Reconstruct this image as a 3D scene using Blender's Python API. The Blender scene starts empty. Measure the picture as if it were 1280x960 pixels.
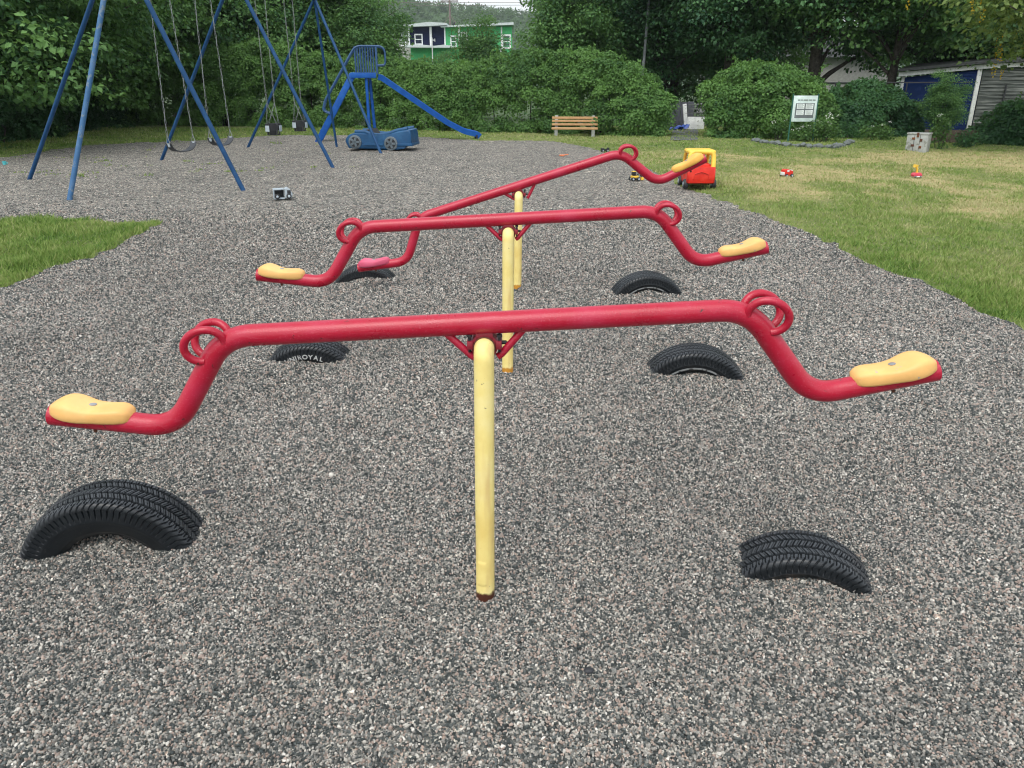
import bpy, bmesh, math, random
import numpy as np
from mathutils import Vector, Matrix

random.seed(7)
RNG = np.random.default_rng(11)
R = math.radians
sc = bpy.context.scene
C = sc.collection

# ------------------------------------------------------------------ camera geometry
F, CX, CY, H = 965.0, 640.0, 480.0, 1.6
PITCH = R(21.08)
CP, SP = math.cos(PITCH), math.sin(PITCH)


def ray(px, py):
    u, v = (px - CX) / F, (CY - py) / F
    return Vector((u, CP + v * SP, -SP + v * CP))


def atz(px, py, z):
    d = ray(px, py)
    t = (z - H) / d.z
    return Vector((d.x * t, d.y * t, z))


def aty(px, py, y):
    d = ray(px, py)
    t = y / d.y
    return Vector((d.x * t, y, H + d.z * t))


def in_plane(px, py, A, B):
    """the point of the vertical plane through A and B that lies on the pixel's ray"""
    d = ray(px, py)
    n = Vector((-(B.y - A.y), B.x - A.x, 0))
    t = (n.dot(A) - n.z * 0 - n.dot(Vector((0, 0, H)))) / n.dot(d)
    return Vector((d.x * t, d.y * t, H + d.z * t))


# ------------------------------------------------------------------ noise
_LAT = np.random.default_rng(3).random((256, 256))


def vnoise(x, y):
    xi, yi = np.floor(x).astype(int), np.floor(y).astype(int)
    fx, fy = x - xi, y - yi
    fx, fy = fx * fx * (3 - 2 * fx), fy * fy * (3 - 2 * fy)
    g = lambda a, b: _LAT[a % 256, b % 256]
    return (g(xi, yi) * (1 - fx) + g(xi + 1, yi) * fx) * (1 - fy) + (g(xi, yi + 1) * (1 - fx) + g(xi + 1, yi + 1) * fx) * fy


def fbm(x, y, oct=4):
    s, a, n = 0, .5, 0
    for i in range(oct):
        s = s + a * vnoise(x * 2 ** i + 17.3 * i, y * 2 ** i + 5.1 * i)
        n += a
        a *= .5
    return s / n


def sstep(a, b, x):
    t = np.clip((x - a) / (b - a), 0, 1)
    return t * t * (3 - 2 * t)


def base_z(x, y):
    return .11 * sstep(2.2, 4.3, np.asarray(y, float))


DIPS = []      # (x, y, radius, depth): scoops and heaps in the gravel


def terr(x, y):
    x, y = np.asarray(x, float), np.asarray(y, float)
    z = base_z(x, y) + .045 * (fbm(x * 1.7 + 40, y * 1.7 + 40, 3) - .5) +   .058 * (fbm(x * 4.2 + 9, y * 4.2 + 3, 3) - .5)
    for (a, b, r, d) in DIPS:
        z = z + d * np.exp(-((x - a) ** 2 + (y - b) ** 2) / (r * r))
    return z


def tz(x, y):
    return float(terr(np.array([x]), np.array([y]))[0])


def G(px, py):
    """ground point under a pixel"""
    z = .1
    for _ in range(6):
        p = atz(px, py, z)
        z = float(base_z(p.x, p.y))
    return atz(px, py, z)


# ------------------------------------------------------------------ materials
def nodes(name):
    m = bpy.data.materials.new(name)
    m.use_nodes = True
    nt = m.node_tree
    b = nt.nodes['Principled BSDF']
    return m, nt, b


def N(nt, typ, **kw):
    n = nt.nodes.new(typ)
    for k, v in kw.items():
        if k.startswith('i_'):
            n.inputs[k[2:].replace('_', ' ')].default_value = v
        else:
            setattr(n, k, v)
    return n


def ramp(nt, stops, fac=None, interp='LINEAR'):
    r = nt.nodes.new('ShaderNodeValToRGB')
    r.color_ramp.interpolation = interp
    while len(r.color_ramp.elements) < len(stops):
        r.color_ramp.elements.new(.5)
    for e, (p, c) in zip(r.color_ramp.elements, stops):
        e.position = p
        e.color = (*c, 1)
    if fac is not None:
        nt.links.new(fac, r.inputs[0])
    return r


def noise_tex(nt, scale, detail=4, rough=.55, coord='Object', dist=0):
    tc = N(nt, 'ShaderNodeTexCoord')
    n = N(nt, 'ShaderNodeTexNoise')
    n.inputs['Scale'].default_value = scale
    n.inputs['Detail'].default_value = detail
    n.inputs['Roughness'].default_value = rough
    n.inputs['Distortion'].default_value = dist
    nt.links.new(tc.outputs[coord], n.inputs['Vector'])
    return n


def mixc(nt, fac, a, b, mode='MIX'):
    m = N(nt, 'ShaderNodeMix', data_type='RGBA', blend_type=mode)
    for sock, v in ((m.inputs['Factor'], fac), (m.inputs['A'], a), (m.inputs['B'], b)):
        if hasattr(v, 'links'):
            nt.links.new(v, sock)
        elif isinstance(v, (int, float)):
            sock.default_value = v
        else:
            sock.default_value = (*v, 1)
    return m.outputs['Result']


def bump(nt, b, height, strength=.3, dist=.01):
    bp = N(nt, 'ShaderNodeBump')
    bp.inputs['Strength'].default_value = strength
    bp.inputs['Distance'].default_value = dist
    nt.links.new(height, bp.inputs['Height'])
    nt.links.new(bp.outputs[0], b.inputs['Normal'])


def paint(name, col, wear=None, rough=.45, wear_scale=30, wear_at=.68, fade=None, spec=.5, coord='Object', bmp=.15):
    """painted or moulded surface: uneven tone, chips of another colour, fine bumps"""
    m, nt, b = nodes(name)
    n1 = noise_tex(nt, 6, 5, .6, coord)
    f = fade or tuple(min(1, c * 1.25 + .015) for c in col)
    c0 = ramp(nt, [(.3, tuple(c * .86 for c in col)), (.5, col), (.72, f)], n1.outputs[0]).outputs[0]
    if wear:
        n2 = noise_tex(nt, wear_scale, 6, .65, coord)
        w = ramp(nt, [(wear_at, (0, 0, 0)), (wear_at + .025, (1, 1, 1))], n2.outputs[0])
        c0 = mixc(nt, w.outputs[0], c0, wear)
    nt.links.new(c0, b.inputs['Base Color'])
    n3 = noise_tex(nt, 90, 3, .5, coord)
    rr = ramp(nt, [(.3, (rough * .8,) * 3), (.7, (min(1, rough * 1.25),) * 3)], n1.outputs[0])
    nt.links.new(rr.outputs[0], b.inputs['Roughness'])
    b.inputs['Specular IOR Level'].default_value = spec
    bump(nt, b, n3.outputs[0], bmp, .002)
    return m


def leaf_mat(name, dark, light, trans=.35, rough=.55, flower=None):
    """leaves: per-leaf tint attribute, translucent blades"""
    m, nt, b = nodes(name)
    at = N(nt, 'ShaderNodeAttribute', attribute_name='tint')
    stops = [(0.0, dark), (.75, light)]
    if flower:
        stops += [(.9, light), (.93, flower)]
    col = ramp(nt, stops, at.outputs['Fac']).outputs[0]
    nt.links.new(col, b.inputs['Base Color'])
    b.inputs['Roughness'].default_value = rough
    b.inputs['Specular IOR Level'].default_value = .35
    t = N(nt, 'ShaderNodeBsdfTranslucent')
    tcol = mixc(nt, .5, col, (.16, .26, .04), 'MIX')
    nt.links.new(tcol, t.inputs['Color'])
    mx = N(nt, 'ShaderNodeMixShader')
    mx.inputs[0].default_value = trans
    out = nt.nodes['Material Output']
    nt.links.new(b.outputs[0], mx.inputs[1])
    nt.links.new(t.outputs[0], mx.inputs[2])
    nt.links.new(mx.outputs[0], out.inputs['Surface'])
    return m


M = {}
M['red'] = paint('red_paint', (.43, .008, .038), (.085, .022, .018), .36, 48, .645, (.47, .018, .065), .5, bmp=.4)
def red_mat():
    m, nt, b = nodes('red_paint')
    n1 = noise_tex(nt, 5, 5, .65)
    c = ramp(nt, [(.3, (.34, .004, .022)), (.5, (.40, .005, .028)), (.66, (.43, .014, .048)), (.8, (.47, .045, .085))], n1.outputs[0]).outputs[0]
    # faded, scuffed streaks
    tc = N(nt, 'ShaderNodeTexCoord')
    mp = N(nt, 'ShaderNodeMapping')
    mp.inputs['Scale'].default_value = (3, 22, 22)
    nt.links.new(tc.outputs['Object'], mp.inputs[0])
    n2 = N(nt, 'ShaderNodeTexNoise')
    n2.inputs['Scale'].default_value = 3
    n2.inputs['Detail'].default_value = 7
    n2.inputs['Roughness'].default_value = .7
    nt.links.new(mp.outputs[0], n2.inputs['Vector'])
    c = mixc(nt, ramp(nt, [(.56, (0, 0, 0)), (.76, (.4, .4, .4))], n2.outputs[0]).outputs[0], c, (.50, .11, .16))
    # droplets and dust specks
    n3 = noise_tex(nt, 230, 2, .5)
    c = mixc(nt, ramp(nt, [(.60, (0, 0, 0)), (.70, (.13, .13, .13))], n3.outputs[0]).outputs[0], c, (.60, .24, .30))
    # chips down to rusty primer
    n4 = noise_tex(nt, 42, 6, .7)
    c = mixc(nt, ramp(nt, [(.66, (0, 0, 0)), (.68, (1, 1, 1))], n4.outputs[0]).outputs[0], c, (.075, .022, .018))
    nt.links.new(c, b.inputs['Base Color'])
    rr = ramp(nt, [(.3, (.22, .22, .22)), (.7, (.42, .42, .42))], n1.outputs[0])
    nt.links.new(rr.outputs[0], b.inputs['Roughness'])
    bump(nt, b, n3.outputs[0], .5, .0015)
    return m


M['red'] = red_mat()
M['red_dark'] = paint('dark_red_paint', (.22, .012, .026), (.10, .03, .02), .5, 45, .66)
M['seat_yellow'] = paint('seat_yellow', (.80, .46, .155), (.36, .34, .31), .5, 22, .655, (.84, .55, .23), .4)
M['seat_worn'] = paint('seat_worn', (.80, .43, .085), (.42, .52, .58), .5, 9, .56, (.86, .54, .17), .4)
M['seat_pink'] = paint('seat_pink', (.58, .085, .16), (.28, .12, .16), .5, 30, .66, (.64, .15, .23), .4)
M['metal'] = paint('worn_steel', (.35, .36, .37), (.16, .12, .10), .4, 40, .62)
M['metal'].node_tree.nodes['Principled BSDF'].inputs['Metallic'].default_value = .7
M['galv'] = paint('galvanised_chain', (.20, .22, .22), (.2, .2, .19), .5, 40, .62)
M['rust'] = paint('rust', (.10, .035, .016), (.05, .02, .012), .9, 60, .55, (.24, .09, .03))
M['blue'] = paint('blue_paint', (.010, .056, .150), (.10, .12, .14), .5, 18, .66, (.022, .085, .20), .25)
M['blue_worn'] = paint('blue_worn_paint', (.040, .120, .25), (.13, .18, .23), .55, 7, .56, (.09, .17, .29), .25)
M['blue_slide'] = paint('slide_blue', (.005, .080, .34), (.04, .10, .3), .5, 12, .7, (.012, .11, .40), .3)
M['navy_rail'] = paint('rail_blue', (.022, .075, .18), (.12, .16, .2), .45, 20, .62)
M['car_blue'] = paint('car_blue_plastic', (.007, .065, .165), (.02, .08, .15), .5, 10, .62, (.016, .095, .21), .4)
M['car_wheel'] = paint('car_wheel_grey', (.10, .13, .15), (.2, .22, .24), .6, 20, .6)
M['dark'] = paint('dark_plastic', (.018, .020, .024), (.05, .05, .05), .55, 20, .64)
M['belt'] = paint('belt_rubber', (.03, .034, .042), (.09, .1, .11), .5, 20, .62)
M['greypl'] = paint('pale_grey_plastic', (.36, .42, .46), (.2, .24, .27), .5, 30, .62)
M['white'] = paint('white_paint', (.74, .76, .76), (.5, .5, .47), .6, 20, .66)
M['offwhite'] = paint('weathered_white', (.58, .60, .58), (.33, .33, .3), .7, 14, .6)
M['toy_red'] = paint('toy_red', (.66, .022, .012), (.55, .1, .06), .38, 20, .7, (.74, .05, .025))
M['toy_yellow'] = paint('toy_yellow', (.82, .52, .06), (.7, .45, .1), .4, 20, .7)
M['toy_pink'] = paint('toy_pinkred', (.65, .06, .10), (.5, .1, .1), .45, 20, .7)
M['toy_orange'] = paint('toy_orange', (.75, .22, .09), (.6, .2, .1), .5, 20, .7)
M['toy_teal'] = paint('toy_teal', (.08, .45, .48), (.1, .3, .35), .5, 20, .7)
M['navy_wall'] = paint('navy_siding', (.009, .015, .048), (.02, .03, .06), .8, 3, .7, spec=.15)
M['green_wall'] = paint('green_siding', (.05, .40, .13), (.05, .32, .1), .6, 3, .7)
M['roof_grey'] = paint('roof_grey', (.042, .046, .046), (.03, .03, .03), .85, 6, .6)
M['roof_pale'] = paint('roof_pale_trim', (.50, .55, .55), (.36, .4, .4), .8, 6, .6)
M['glass'] = paint('window_glass', (.03, .04, .05), None, .12)
M['shed_blue'] = paint('shed_blue', (.005, .020, .085), (.008, .02, .06), .8, 8, .6, spec=.15)
M['board_grey'] = paint('weathered_boards', (.075, .085, .078), (.03, .04, .03), .9, 7, .50, (.15, .16, .15))
def board_mat():
    m, nt, b = nodes('weathered_boards')
    tc = N(nt, 'ShaderNodeTexCoord')
    mp = N(nt, 'ShaderNodeMapping')
    mp.inputs['Scale'].default_value = (.7, .7, 11)
    nt.links.new(tc.outputs['Object'], mp.inputs[0])
    n = N(nt, 'ShaderNodeTexNoise')
    n.inputs['Scale'].default_value = 2.2
    n.inputs['Detail'].default_value = 6
    nt.links.new(mp.outputs[0], n.inputs['Vector'])
    nt.links.new(ramp(nt, [(.32, (.028, .034, .03)), (.5, (.07, .08, .073)), (.68, (.19, .20, .185))], n.outputs[0]).outputs[0], b.inputs['Base Color'])
    b.inputs['Roughness'].default_value = .9
    return m


M['board_grey'] = board_mat()
M['concrete'] = paint('concrete', (.33, .35, .33), (.22, .23, .2), .9, 9, .58, bmp=.5)
M['brownwood'] = paint('brown_boards', (.10, .075, .055), (.16, .12, .09), .85, 9, .6)
M['stone'] = paint('field_stone', (.13, .15, .145), (.06, .08, .06), .9, 5, .54, (.24, .26, .25), bmp=.5)
M['greenpost'] = paint('green_post', (.02, .11, .075), (.04, .1, .07), .5, 20, .7)
M['sign_board'] = paint('sign_board', (.60, .72, .70), (.5, .6, .58), .5, 9, .7)
M['sign_grey'] = paint('sign_grey', (.13, .15, .16), None, .4)
M['paper'] = paint('paper', (.70, .76, .75), (.6, .65, .65), .8, 20, .6)
M['ink'] = paint('ink', (.10, .12, .12), None, .8)
M['fence_dark'] = paint('dark_fence', (.055, .06, .075), (.1, .1, .11), .8, 8, .6)
M['asphalt'] = paint('dark_path', (.075, .085, .09), (.14, .15, .15), .95, 6, .55, bmp=.6)
M['line_grey'] = paint('line_grey', (.22, .23, .23), (.04, .04, .04), .7, 30, .56)
M['line_pale'] = paint('line_pale', (.42, .43, .42), (.08, .08, .08), .7, 40, .58)
M['tarp'] = paint('blue_tarp', (.02, .06, .28), None, .5)
M['pole_grey'] = paint('pole_grey', (.22, .24, .26), (.24, .26, .27), .6, 4, .6)
M['polewood'] = paint('pole_wood', (.20, .16, .15), (.12, .1, .09), .9, 4, .6)
M['stucco'] = paint('pale_stucco', (.36, .36, .34), (.3, .3, .28), .9, 3, .6)


def bark_mat():
    m, nt, b = nodes('bark')
    n = noise_tex(nt, 9, 6, .7)
    nt.links.new(ramp(nt, [(.35, (.028, .024, .02)), (.65, (.10, .088, .075))], n.outputs[0]).outputs[0], b.inputs['Base Color'])
    b.inputs['Roughness'].default_value = .95
    bump(nt, b, n.outputs[0], .8, .03)
    return m


def wood_mat():
    m, nt, b = nodes('bench_wood')
    tc = N(nt, 'ShaderNodeTexCoord')
    mp = N(nt, 'ShaderNodeMapping')
    mp.inputs['Scale'].default_value = (2, 40, 40)
    nt.links.new(tc.outputs['Object'], mp.inputs[0])
    n = N(nt, 'ShaderNodeTexNoise')
    n.inputs['Scale'].default_value = 2
    n.inputs['Detail'].default_value = 6
    nt.links.new(mp.outputs[0], n.inputs['Vector'])
    nt.links.new(ramp(nt, [(.3, (.34, .19, .08)), (.7, (.52, .33, .16))], n.outputs[0]).outputs[0], b.inputs['Base Color'])
    b.inputs['Roughness'].default_value = .65
    return m


def rubber_mat():
    m, nt, b = nodes('tyre_rubber')
    n = noise_tex(nt, 7, 6, .7)
    n2 = noise_tex(nt, 120, 3, .6)
    c = ramp(nt, [(.3, (.007, .009, .011)), (.62, (.013, .016, .019)), (.8, (.032, .036, .038))], n.outputs[0]).outputs[0]
    d = ramp(nt, [(.66, (0, 0, 0)), (.75, (.6, .6, .6))], n2.outputs[0]).outputs[0]
    at = N(nt, 'ShaderNodeAttribute', attribute_name='tread')
    tread_sheen = N(nt, 'ShaderNodeMath', operation='MULTIPLY')
    nt.links.new(at.outputs['Fac'], tread_sheen.inputs[0])
    nt.links.new(n.outputs[0], tread_sheen.inputs[1])
    c = mixc(nt, tread_sheen.outputs[0], c, (.055, .062, .070))  # paler blocks paint the sky's sheen on the tread, grooves stay dark
    nt.links.new(mixc(nt, d, c, (.10, .10, .095)), b.inputs['Base Color'])
    b.inputs['Roughness'].default_value = .34
    b.inputs['Specular IOR Level'].default_value = .40
    bump(nt, b, n2.outputs[0], .15, .001)
    return m


def post_mat(name, rust, rust_h):
    """yellow painted pipe, scratched, rusted through at the foot (a stain with its own ragged edge)"""
    m, nt, b = nodes(name)
    tc = N(nt, 'ShaderNodeTexCoord')
    n = noise_tex(nt, 5, 6, .6)
    c = ramp(nt, [(.3, (.72, .55, .17)), (.5, (.80, .66, .24)), (.72, (.84, .74, .36))], n.outputs[0]).outputs[0]
    n2 = noise_tex(nt, 28, 6, .7)
    c = mixc(nt, ramp(nt, [(.66, (0, 0, 0)), (.68, (1, 1, 1))], n2.outputs[0]).outputs[0], c, (.18, .14, .08))
    mp = N(nt, 'ShaderNodeMapping')
    mp.inputs['Scale'].default_value = (24, 24, 3)
    nt.links.new(tc.outputs['Object'], mp.inputs[0])
    n4 = N(nt, 'ShaderNodeTexNoise')
    n4.inputs['Scale'].default_value = 1.2
    nt.links.new(mp.outputs[0], n4.inputs['Vector'])
    c = mixc(nt, ramp(nt, [(.52, (0, 0, 0)), (.78, (.75, .75, .75))], n4.outputs[0]).outputs[0], c, (.56, .37, .15))
    sp = N(nt, 'ShaderNodeSeparateXYZ')
    nt.links.new(tc.outputs['Object'], sp.inputs[0])
    n3 = noise_tex(nt, 45, 4, .6)
    ad = N(nt, 'ShaderNodeMath', operation='MULTIPLY_ADD')
    nt.links.new(n3.outputs[0], ad.inputs[0])
    ad.inputs[1].default_value = .035
    nt.links.new(sp.outputs['Z'], ad.inputs[2])
    ms = ramp(nt, [(rust_h + .012, (1, 1, 1)), (rust_h + .02, (0, 0, 0))], ad.outputs[0])
    c = mixc(nt, ms.outputs[0], c, rust)
    nt.links.new(c, b.inputs['Base Color'])
    b.inputs['Roughness'].default_value = .5
    b.inputs['Specular IOR Level'].default_value = .35
    bump(nt, b, n2.outputs[0], .12, .002)
    return m


M['bark'] = bark_mat()
M['wood'] = wood_mat()
M['rubber'] = rubber_mat()
M['post_near'] = post_mat('post_yellow_brown_rust', (.07, .022, .012), .03)
M['post_far'] = post_mat('post_yellow_orange_rust', (.52, .24, .03), .03)
M['maple'] = leaf_mat('maple_leaves', (.036, .112, .042), (.160, .320, .092), .4)
M['darkleaf'] = leaf_mat('dark_leaves', (.024, .088, .046), (.115, .260, .100), .33)
M['hedge'] = leaf_mat('hedge_leaves', (.030, .100, .032), (.155, .310, .076), .4)
M['shrub'] = leaf_mat('shrub_leaves', (.015, .062, .028), (.066, .175, .058))
M['laburnum'] = leaf_mat('laburnum_leaves', (.04, .095, .03), (.19, .27, .075), .4, flower=(.75, .52, .04))
M['flower'] = leaf_mat('flower_plant', (.03, .09, .02), (.10, .2, .05), .3, flower=(.8, .8, .76))
M['redplant'] = leaf_mat('reddish_plant', (.07, .05, .03), (.18, .12, .07), .3)
M['hillleaf'] = leaf_mat('hill_leaves', (.035, .085, .036), (.11, .19, .075), .3)


def grass_mat(name):
    m, nt, b = nodes(name)
    at = N(nt, 'ShaderNodeAttribute', attribute_name='tint')
    c = ramp(nt, [(0, (.080, .165, .030)), (.35, (.19, .295, .062)), (.6, (.285, .34, .11)), (1, (.47, .44, .24))], at.outputs['Fac']).outputs[0]
    nt.links.new(c, b.inputs['Base Color'])
    b.inputs['Roughness'].default_value = .6
    b.inputs['Specular IOR Level'].default_value = .25
    t = N(nt, 'ShaderNodeBsdfTranslucent')
    nt.links.new(c, t.inputs['Color'])
    mx = N(nt, 'ShaderNodeMixShader')
    mx.inputs[0].default_value = .3
    nt.links.new(b.outputs[0], mx.inputs[1])
    nt.links.new(t.outputs[0], mx.inputs[2])
    nt.links.new(mx.outputs[0], nt.nodes['Material Output'].inputs['Surface'])
    return m


def lawn_mat():
    m, nt, b = nodes('lawn_soil')
    at = N(nt, 'ShaderNodeAttribute', attribute_name='tint')
    n = noise_tex(nt, 14, 6, .7)
    a = N(nt, 'ShaderNodeMath', operation='MULTIPLY_ADD')
    nt.links.new(n.outputs[0], a.inputs[0])
    a.inputs[1].default_value = .5
    nt.links.new(at.outputs['Fac'], a.inputs[2])
    c = ramp(nt, [(.15, (.035, .07, .018)), (.55, (.075, .125, .03)), (.85, (.17, .19, .06)), (1.2, (.36, .30, .14))], a.outputs[0]).outputs[0]
    nt.links.new(c, b.inputs['Base Color'])
    b.inputs['Roughness'].default_value = .9
    bump(nt, b, n.outputs[0], .7, .05)
    return m


def gravel_mat():
    m, nt, b = nodes('gravel_sheet')
    tc = N(nt, 'ShaderNodeTexCoord')
    v = N(nt, 'ShaderNodeTexVoronoi')
    v.inputs['Scale'].default_value = 75
    nt.links.new(tc.outputs['Object'], v.inputs['Vector'])
    v2 = N(nt, 'ShaderNodeTexVoronoi')
    v2.inputs['Scale'].default_value = 34
    nt.links.new(tc.outputs['Object'], v2.inputs['Vector'])
    sep = N(nt, 'ShaderNodeSeparateColor')
    nt.links.new(v.outputs['Color'], sep.inputs[0])
    c = ramp(nt, [(0, (.045, .050, .052)), (.22, (.11, .114, .112)), (.48, (.20, .195, .185)), (.68, (.33, .265, .235)), (.80, (.38, .37, .35)), (.95, (.58, .56, .53))], sep.outputs[0], 'CONSTANT').outputs[0]
    sep2 = N(nt, 'ShaderNodeSeparateColor')
    nt.links.new(v2.outputs['Color'], sep2.inputs[0])
    cl = ramp(nt, [(0, (.55, .57, .57)), (.5, (1.1, 1.1, 1.08)), (1, (1.7, 1.66, 1.56))], sep2.outputs[0]).outputs[0]
    c = mixc(nt, .8, c, cl, 'MULTIPLY')
    n = noise_tex(nt, 2.2, 5, .65)
    pt = ramp(nt, [(.3, (.82, .83, .83)), (.5, (1.02, 1.02, 1.00)), (.7, (1.18, 1.16, 1.13))], n.outputs[0]).outputs[0]
    c = mixc(nt, 1.0, c, pt, 'MULTIPLY')
    nf = noise_tex(nt, 11, 7, .85)
    pf = ramp(nt, [(.36, (.52, .53, .53)), (.5, (.99, .98, .95)), (.64, (1.42, 1.38, 1.31))], nf.outputs[0]).outputs[0]
    c = mixc(nt, .85, c, pf, 'MULTIPLY')
    nt.links.new(c, b.inputs['Base Color'])
    b.inputs['Roughness'].default_value = .85
    b.inputs['Specular IOR Level'].default_value = .3
    hh = N(nt, 'ShaderNodeMath', operation='MULTIPLY_ADD')
    nt.links.new(v.outputs['Distance'], hh.inputs[0])
    hh.inputs[1].default_value = -1
    n5 = noise_tex(nt, 9, 4, .6)
    nt.links.new(n5.outputs[0], hh.inputs[2])
    bump(nt, b, hh.outputs[0], .9, .02)
    return m


def pebble_mat():
    m, nt, b = nodes('gravel_stones')
    at = N(nt, 'ShaderNodeAttribute', attribute_name='pcol', attribute_type='INSTANCER')
    n = noise_tex(nt, 3, 3, .6)
    c = mixc(nt, 1.0, at.outputs['Color'], ramp(nt, [(.3, (.75, .75, .75)), (.7, (1.2, 1.2, 1.2))], n.outputs[0]).outputs[0], 'MULTIPLY')
    nt.links.new(c, b.inputs['Base Color'])
    b.inputs['Roughness'].default_value = .7
    b.inputs['Specular IOR Level'].default_value = .35
    return m


M['grass'] = grass_mat('grass_blades')
M['lawn'] = lawn_mat()
M['gravel'] = gravel_mat()
M['pebble'] = pebble_mat()


# ------------------------------------------------------------------ mesh helpers
def tag(o, label=None, cat=None, group=None, kind=None):
    for k, v in (('label', label), ('category', cat), ('group', group), ('kind', kind)):
        if v:
            o[k] = v
    return o


def empty(name, loc=(0, 0, 0), rz=0.0, label=None, cat=None, group=None):
    o = bpy.data.objects.new(name, None)
    o.empty_display_size = .1
    C.objects.link(o)
    o.location = loc
    o.rotation_euler = (0, 0, rz)
    return tag(o, label, cat, group)


class MB:
    """collects shapes, links them as ONE mesh object"""

    def __init__(s):
        s.bm = bmesh.new()

    def box(s, x0, x1, y0, y1, z0, z1, bev=0, mat=None):
        r = bmesh.ops.create_cube(s.bm, size=1)
        vs = r['verts']
        for v in vs:
            v.co = Vector((x0 + (v.co.x + .5) * (x1 - x0), y0 + (v.co.y + .5) * (y1 - y0), z0 + (v.co.z + .5) * (z1 - z0)))
        if bev:
            es = list({e for v in vs for e in v.link_edges})
            rb = bmesh.ops.bevel(s.bm, geom=es, offset=bev, segments=2, affect='EDGES', profile=.5)
            vs = list({v for f in rb['faces'] for v in f.verts} | {v for v in vs if v.is_valid})
        if mat:
            bmesh.ops.transform(s.bm, matrix=mat, verts=[v for v in vs if v.is_valid])
        return s

    def beam(s, a, b, w, h, bev=0, up=Vector((0, 0, 1))):
        """box from a to b, width w (sideways) and height h"""
        a, b = Vector(a), Vector(b)
        d = b - a
        L = d.length
        d.normalize()
        if abs(d.dot(up)) > .99:
            up = Vector((0, 1, 0))
        sd = d.cross(up).normalized()
        u2 = sd.cross(d)
        m = Matrix(((d.x, sd.x, u2.x, a.x), (d.y, sd.y, u2.y, a.y), (d.z, sd.z, u2.z, a.z), (0, 0, 0, 1)))
        return s.box(0, L, -w / 2, w / 2, -h / 2, h / 2, bev, m)

    def tube(s, pts, r, seg=14, cap=True, closed=False):
        pts = [Vector(p) for p in pts]
        n = len(pts)
        rr = [float(q) for q in r] if hasattr(r, '__len__') else [float(r)] * n
        rings = []
        prev = None
        for i, p in enumerate(pts):
            if closed:
                t = (pts[(i + 1) % n] - pts[i - 1]).normalized()
            else:
                t = (pts[min(i + 1, n - 1)] - pts[max(i - 1, 0)]).normalized()
            if prev is None:
                a = Vector((0, 0, 1)) if abs(t.z) < .9 else Vector((1, 0, 0))
                nrm = t.cross(a).normalized()
            else:
                nrm = (prev - t * prev.dot(t)).normalized()
            prev = nrm
            bn = t.cross(nrm)
            rings.append([s.bm.verts.new(p + rr[i] * (math.cos(2 * math.pi * k / seg) * nrm + math.sin(2 * math.pi * k / seg) * bn)) for k in range(seg)])
        for i in range(n if closed else n - 1):
            A, B = rings[i], rings[(i + 1) % n]
            for k in range(seg):
                s.bm.faces.new((A[k], A[(k + 1) % seg], B[(k + 1) % seg], B[k]))
        if cap and not closed:
            s.bm.faces.new(rings[0][::-1])
            s.bm.faces.new(rings[-1])
        return s

    def lathe(s, prof, org=(0, 0, 0), axis='Z', seg=24):
        org = Vector(org)
        rings = []
        for (r, h) in prof:
            ring = []
            for k in range(seg):
                a = 2 * math.pi * k / seg
                x, y = r * math.cos(a), r * math.sin(a)
                p = {'Z': (x, y, h), 'Y': (x, h, y), 'X': (h, x, y)}[axis]
                ring.append(s.bm.verts.new(org + Vector(p)))
            rings.append(ring)
        for A, B in zip(rings, rings[1:]):
            for k in range(seg):
                s.bm.faces.new((A[k], A[(k + 1) % seg], B[(k + 1) % seg], B[k]))
        s.bm.faces.new(rings[0][::-1])
        s.bm.faces.new(rings[-1])
        return s

    def prism(s, poly, y0, y1, plane='XZ', bev=0):
        """polygon extruded along Y (XZ) or X (YZ) or Z (XY)"""
        f = {'XZ': lambda p, t: (p[0], t, p[1]), 'YZ': lambda p, t: (t, p[0], p[1]), 'XY': lambda p, t: (p[0], p[1], t)}[plane]
        a = [s.bm.verts.new(f(p, y0)) for p in poly]
        b = [s.bm.verts.new(f(p, y1)) for p in poly]
        n = len(poly)
        fs = [s.bm.faces.new(a), s.bm.faces.new(b[::-1])]
        for k in range(n):
            fs.append(s.bm.faces.new((a[k], b[k], b[(k + 1) % n], a[(k + 1) % n])))
        if bev:
            es = list({e for fc in fs[:2] for e in fc.edges})
            bmesh.ops.bevel(s.bm, geom=es, offset=bev, segments=3, affect='EDGES', profile=.6)
        return s

    def ell(s, c, rad, sub=2, jit=0, mat=None):
        r = bmesh.ops.create_icosphere(s.bm, subdivisions=sub, radius=1)
        c = Vector(c)
        for v in r['verts']:
            k = 1 + (random.uniform(-jit, jit) if jit else 0)
            v.co = Vector((v.co.x * rad[0] * k, v.co.y * rad[1] * k, v.co.z * rad[2] * k))
            if mat:
                v.co = mat @ v.co
            v.co += c
        return s

    def build(s, name, mat, parent=None, loc=(0, 0, 0), rz=0.0, smooth=True, angle=40):
        bmesh.ops.recalc_face_normals(s.bm, faces=s.bm.faces)
        me = bpy.data.meshes.new(name)
        s.bm.to_mesh(me)
        s.bm.free()
        me.materials.append(mat)
        if smooth:
            me.shade_smooth()
            me.set_sharp_from_angle(angle=R(angle))
        o = bpy.data.objects.new(name, me)
        C.objects.link(o)
        o.parent = parent
        o.location = loc
        o.rotation_euler = (0, 0, rz)
        return o


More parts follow.
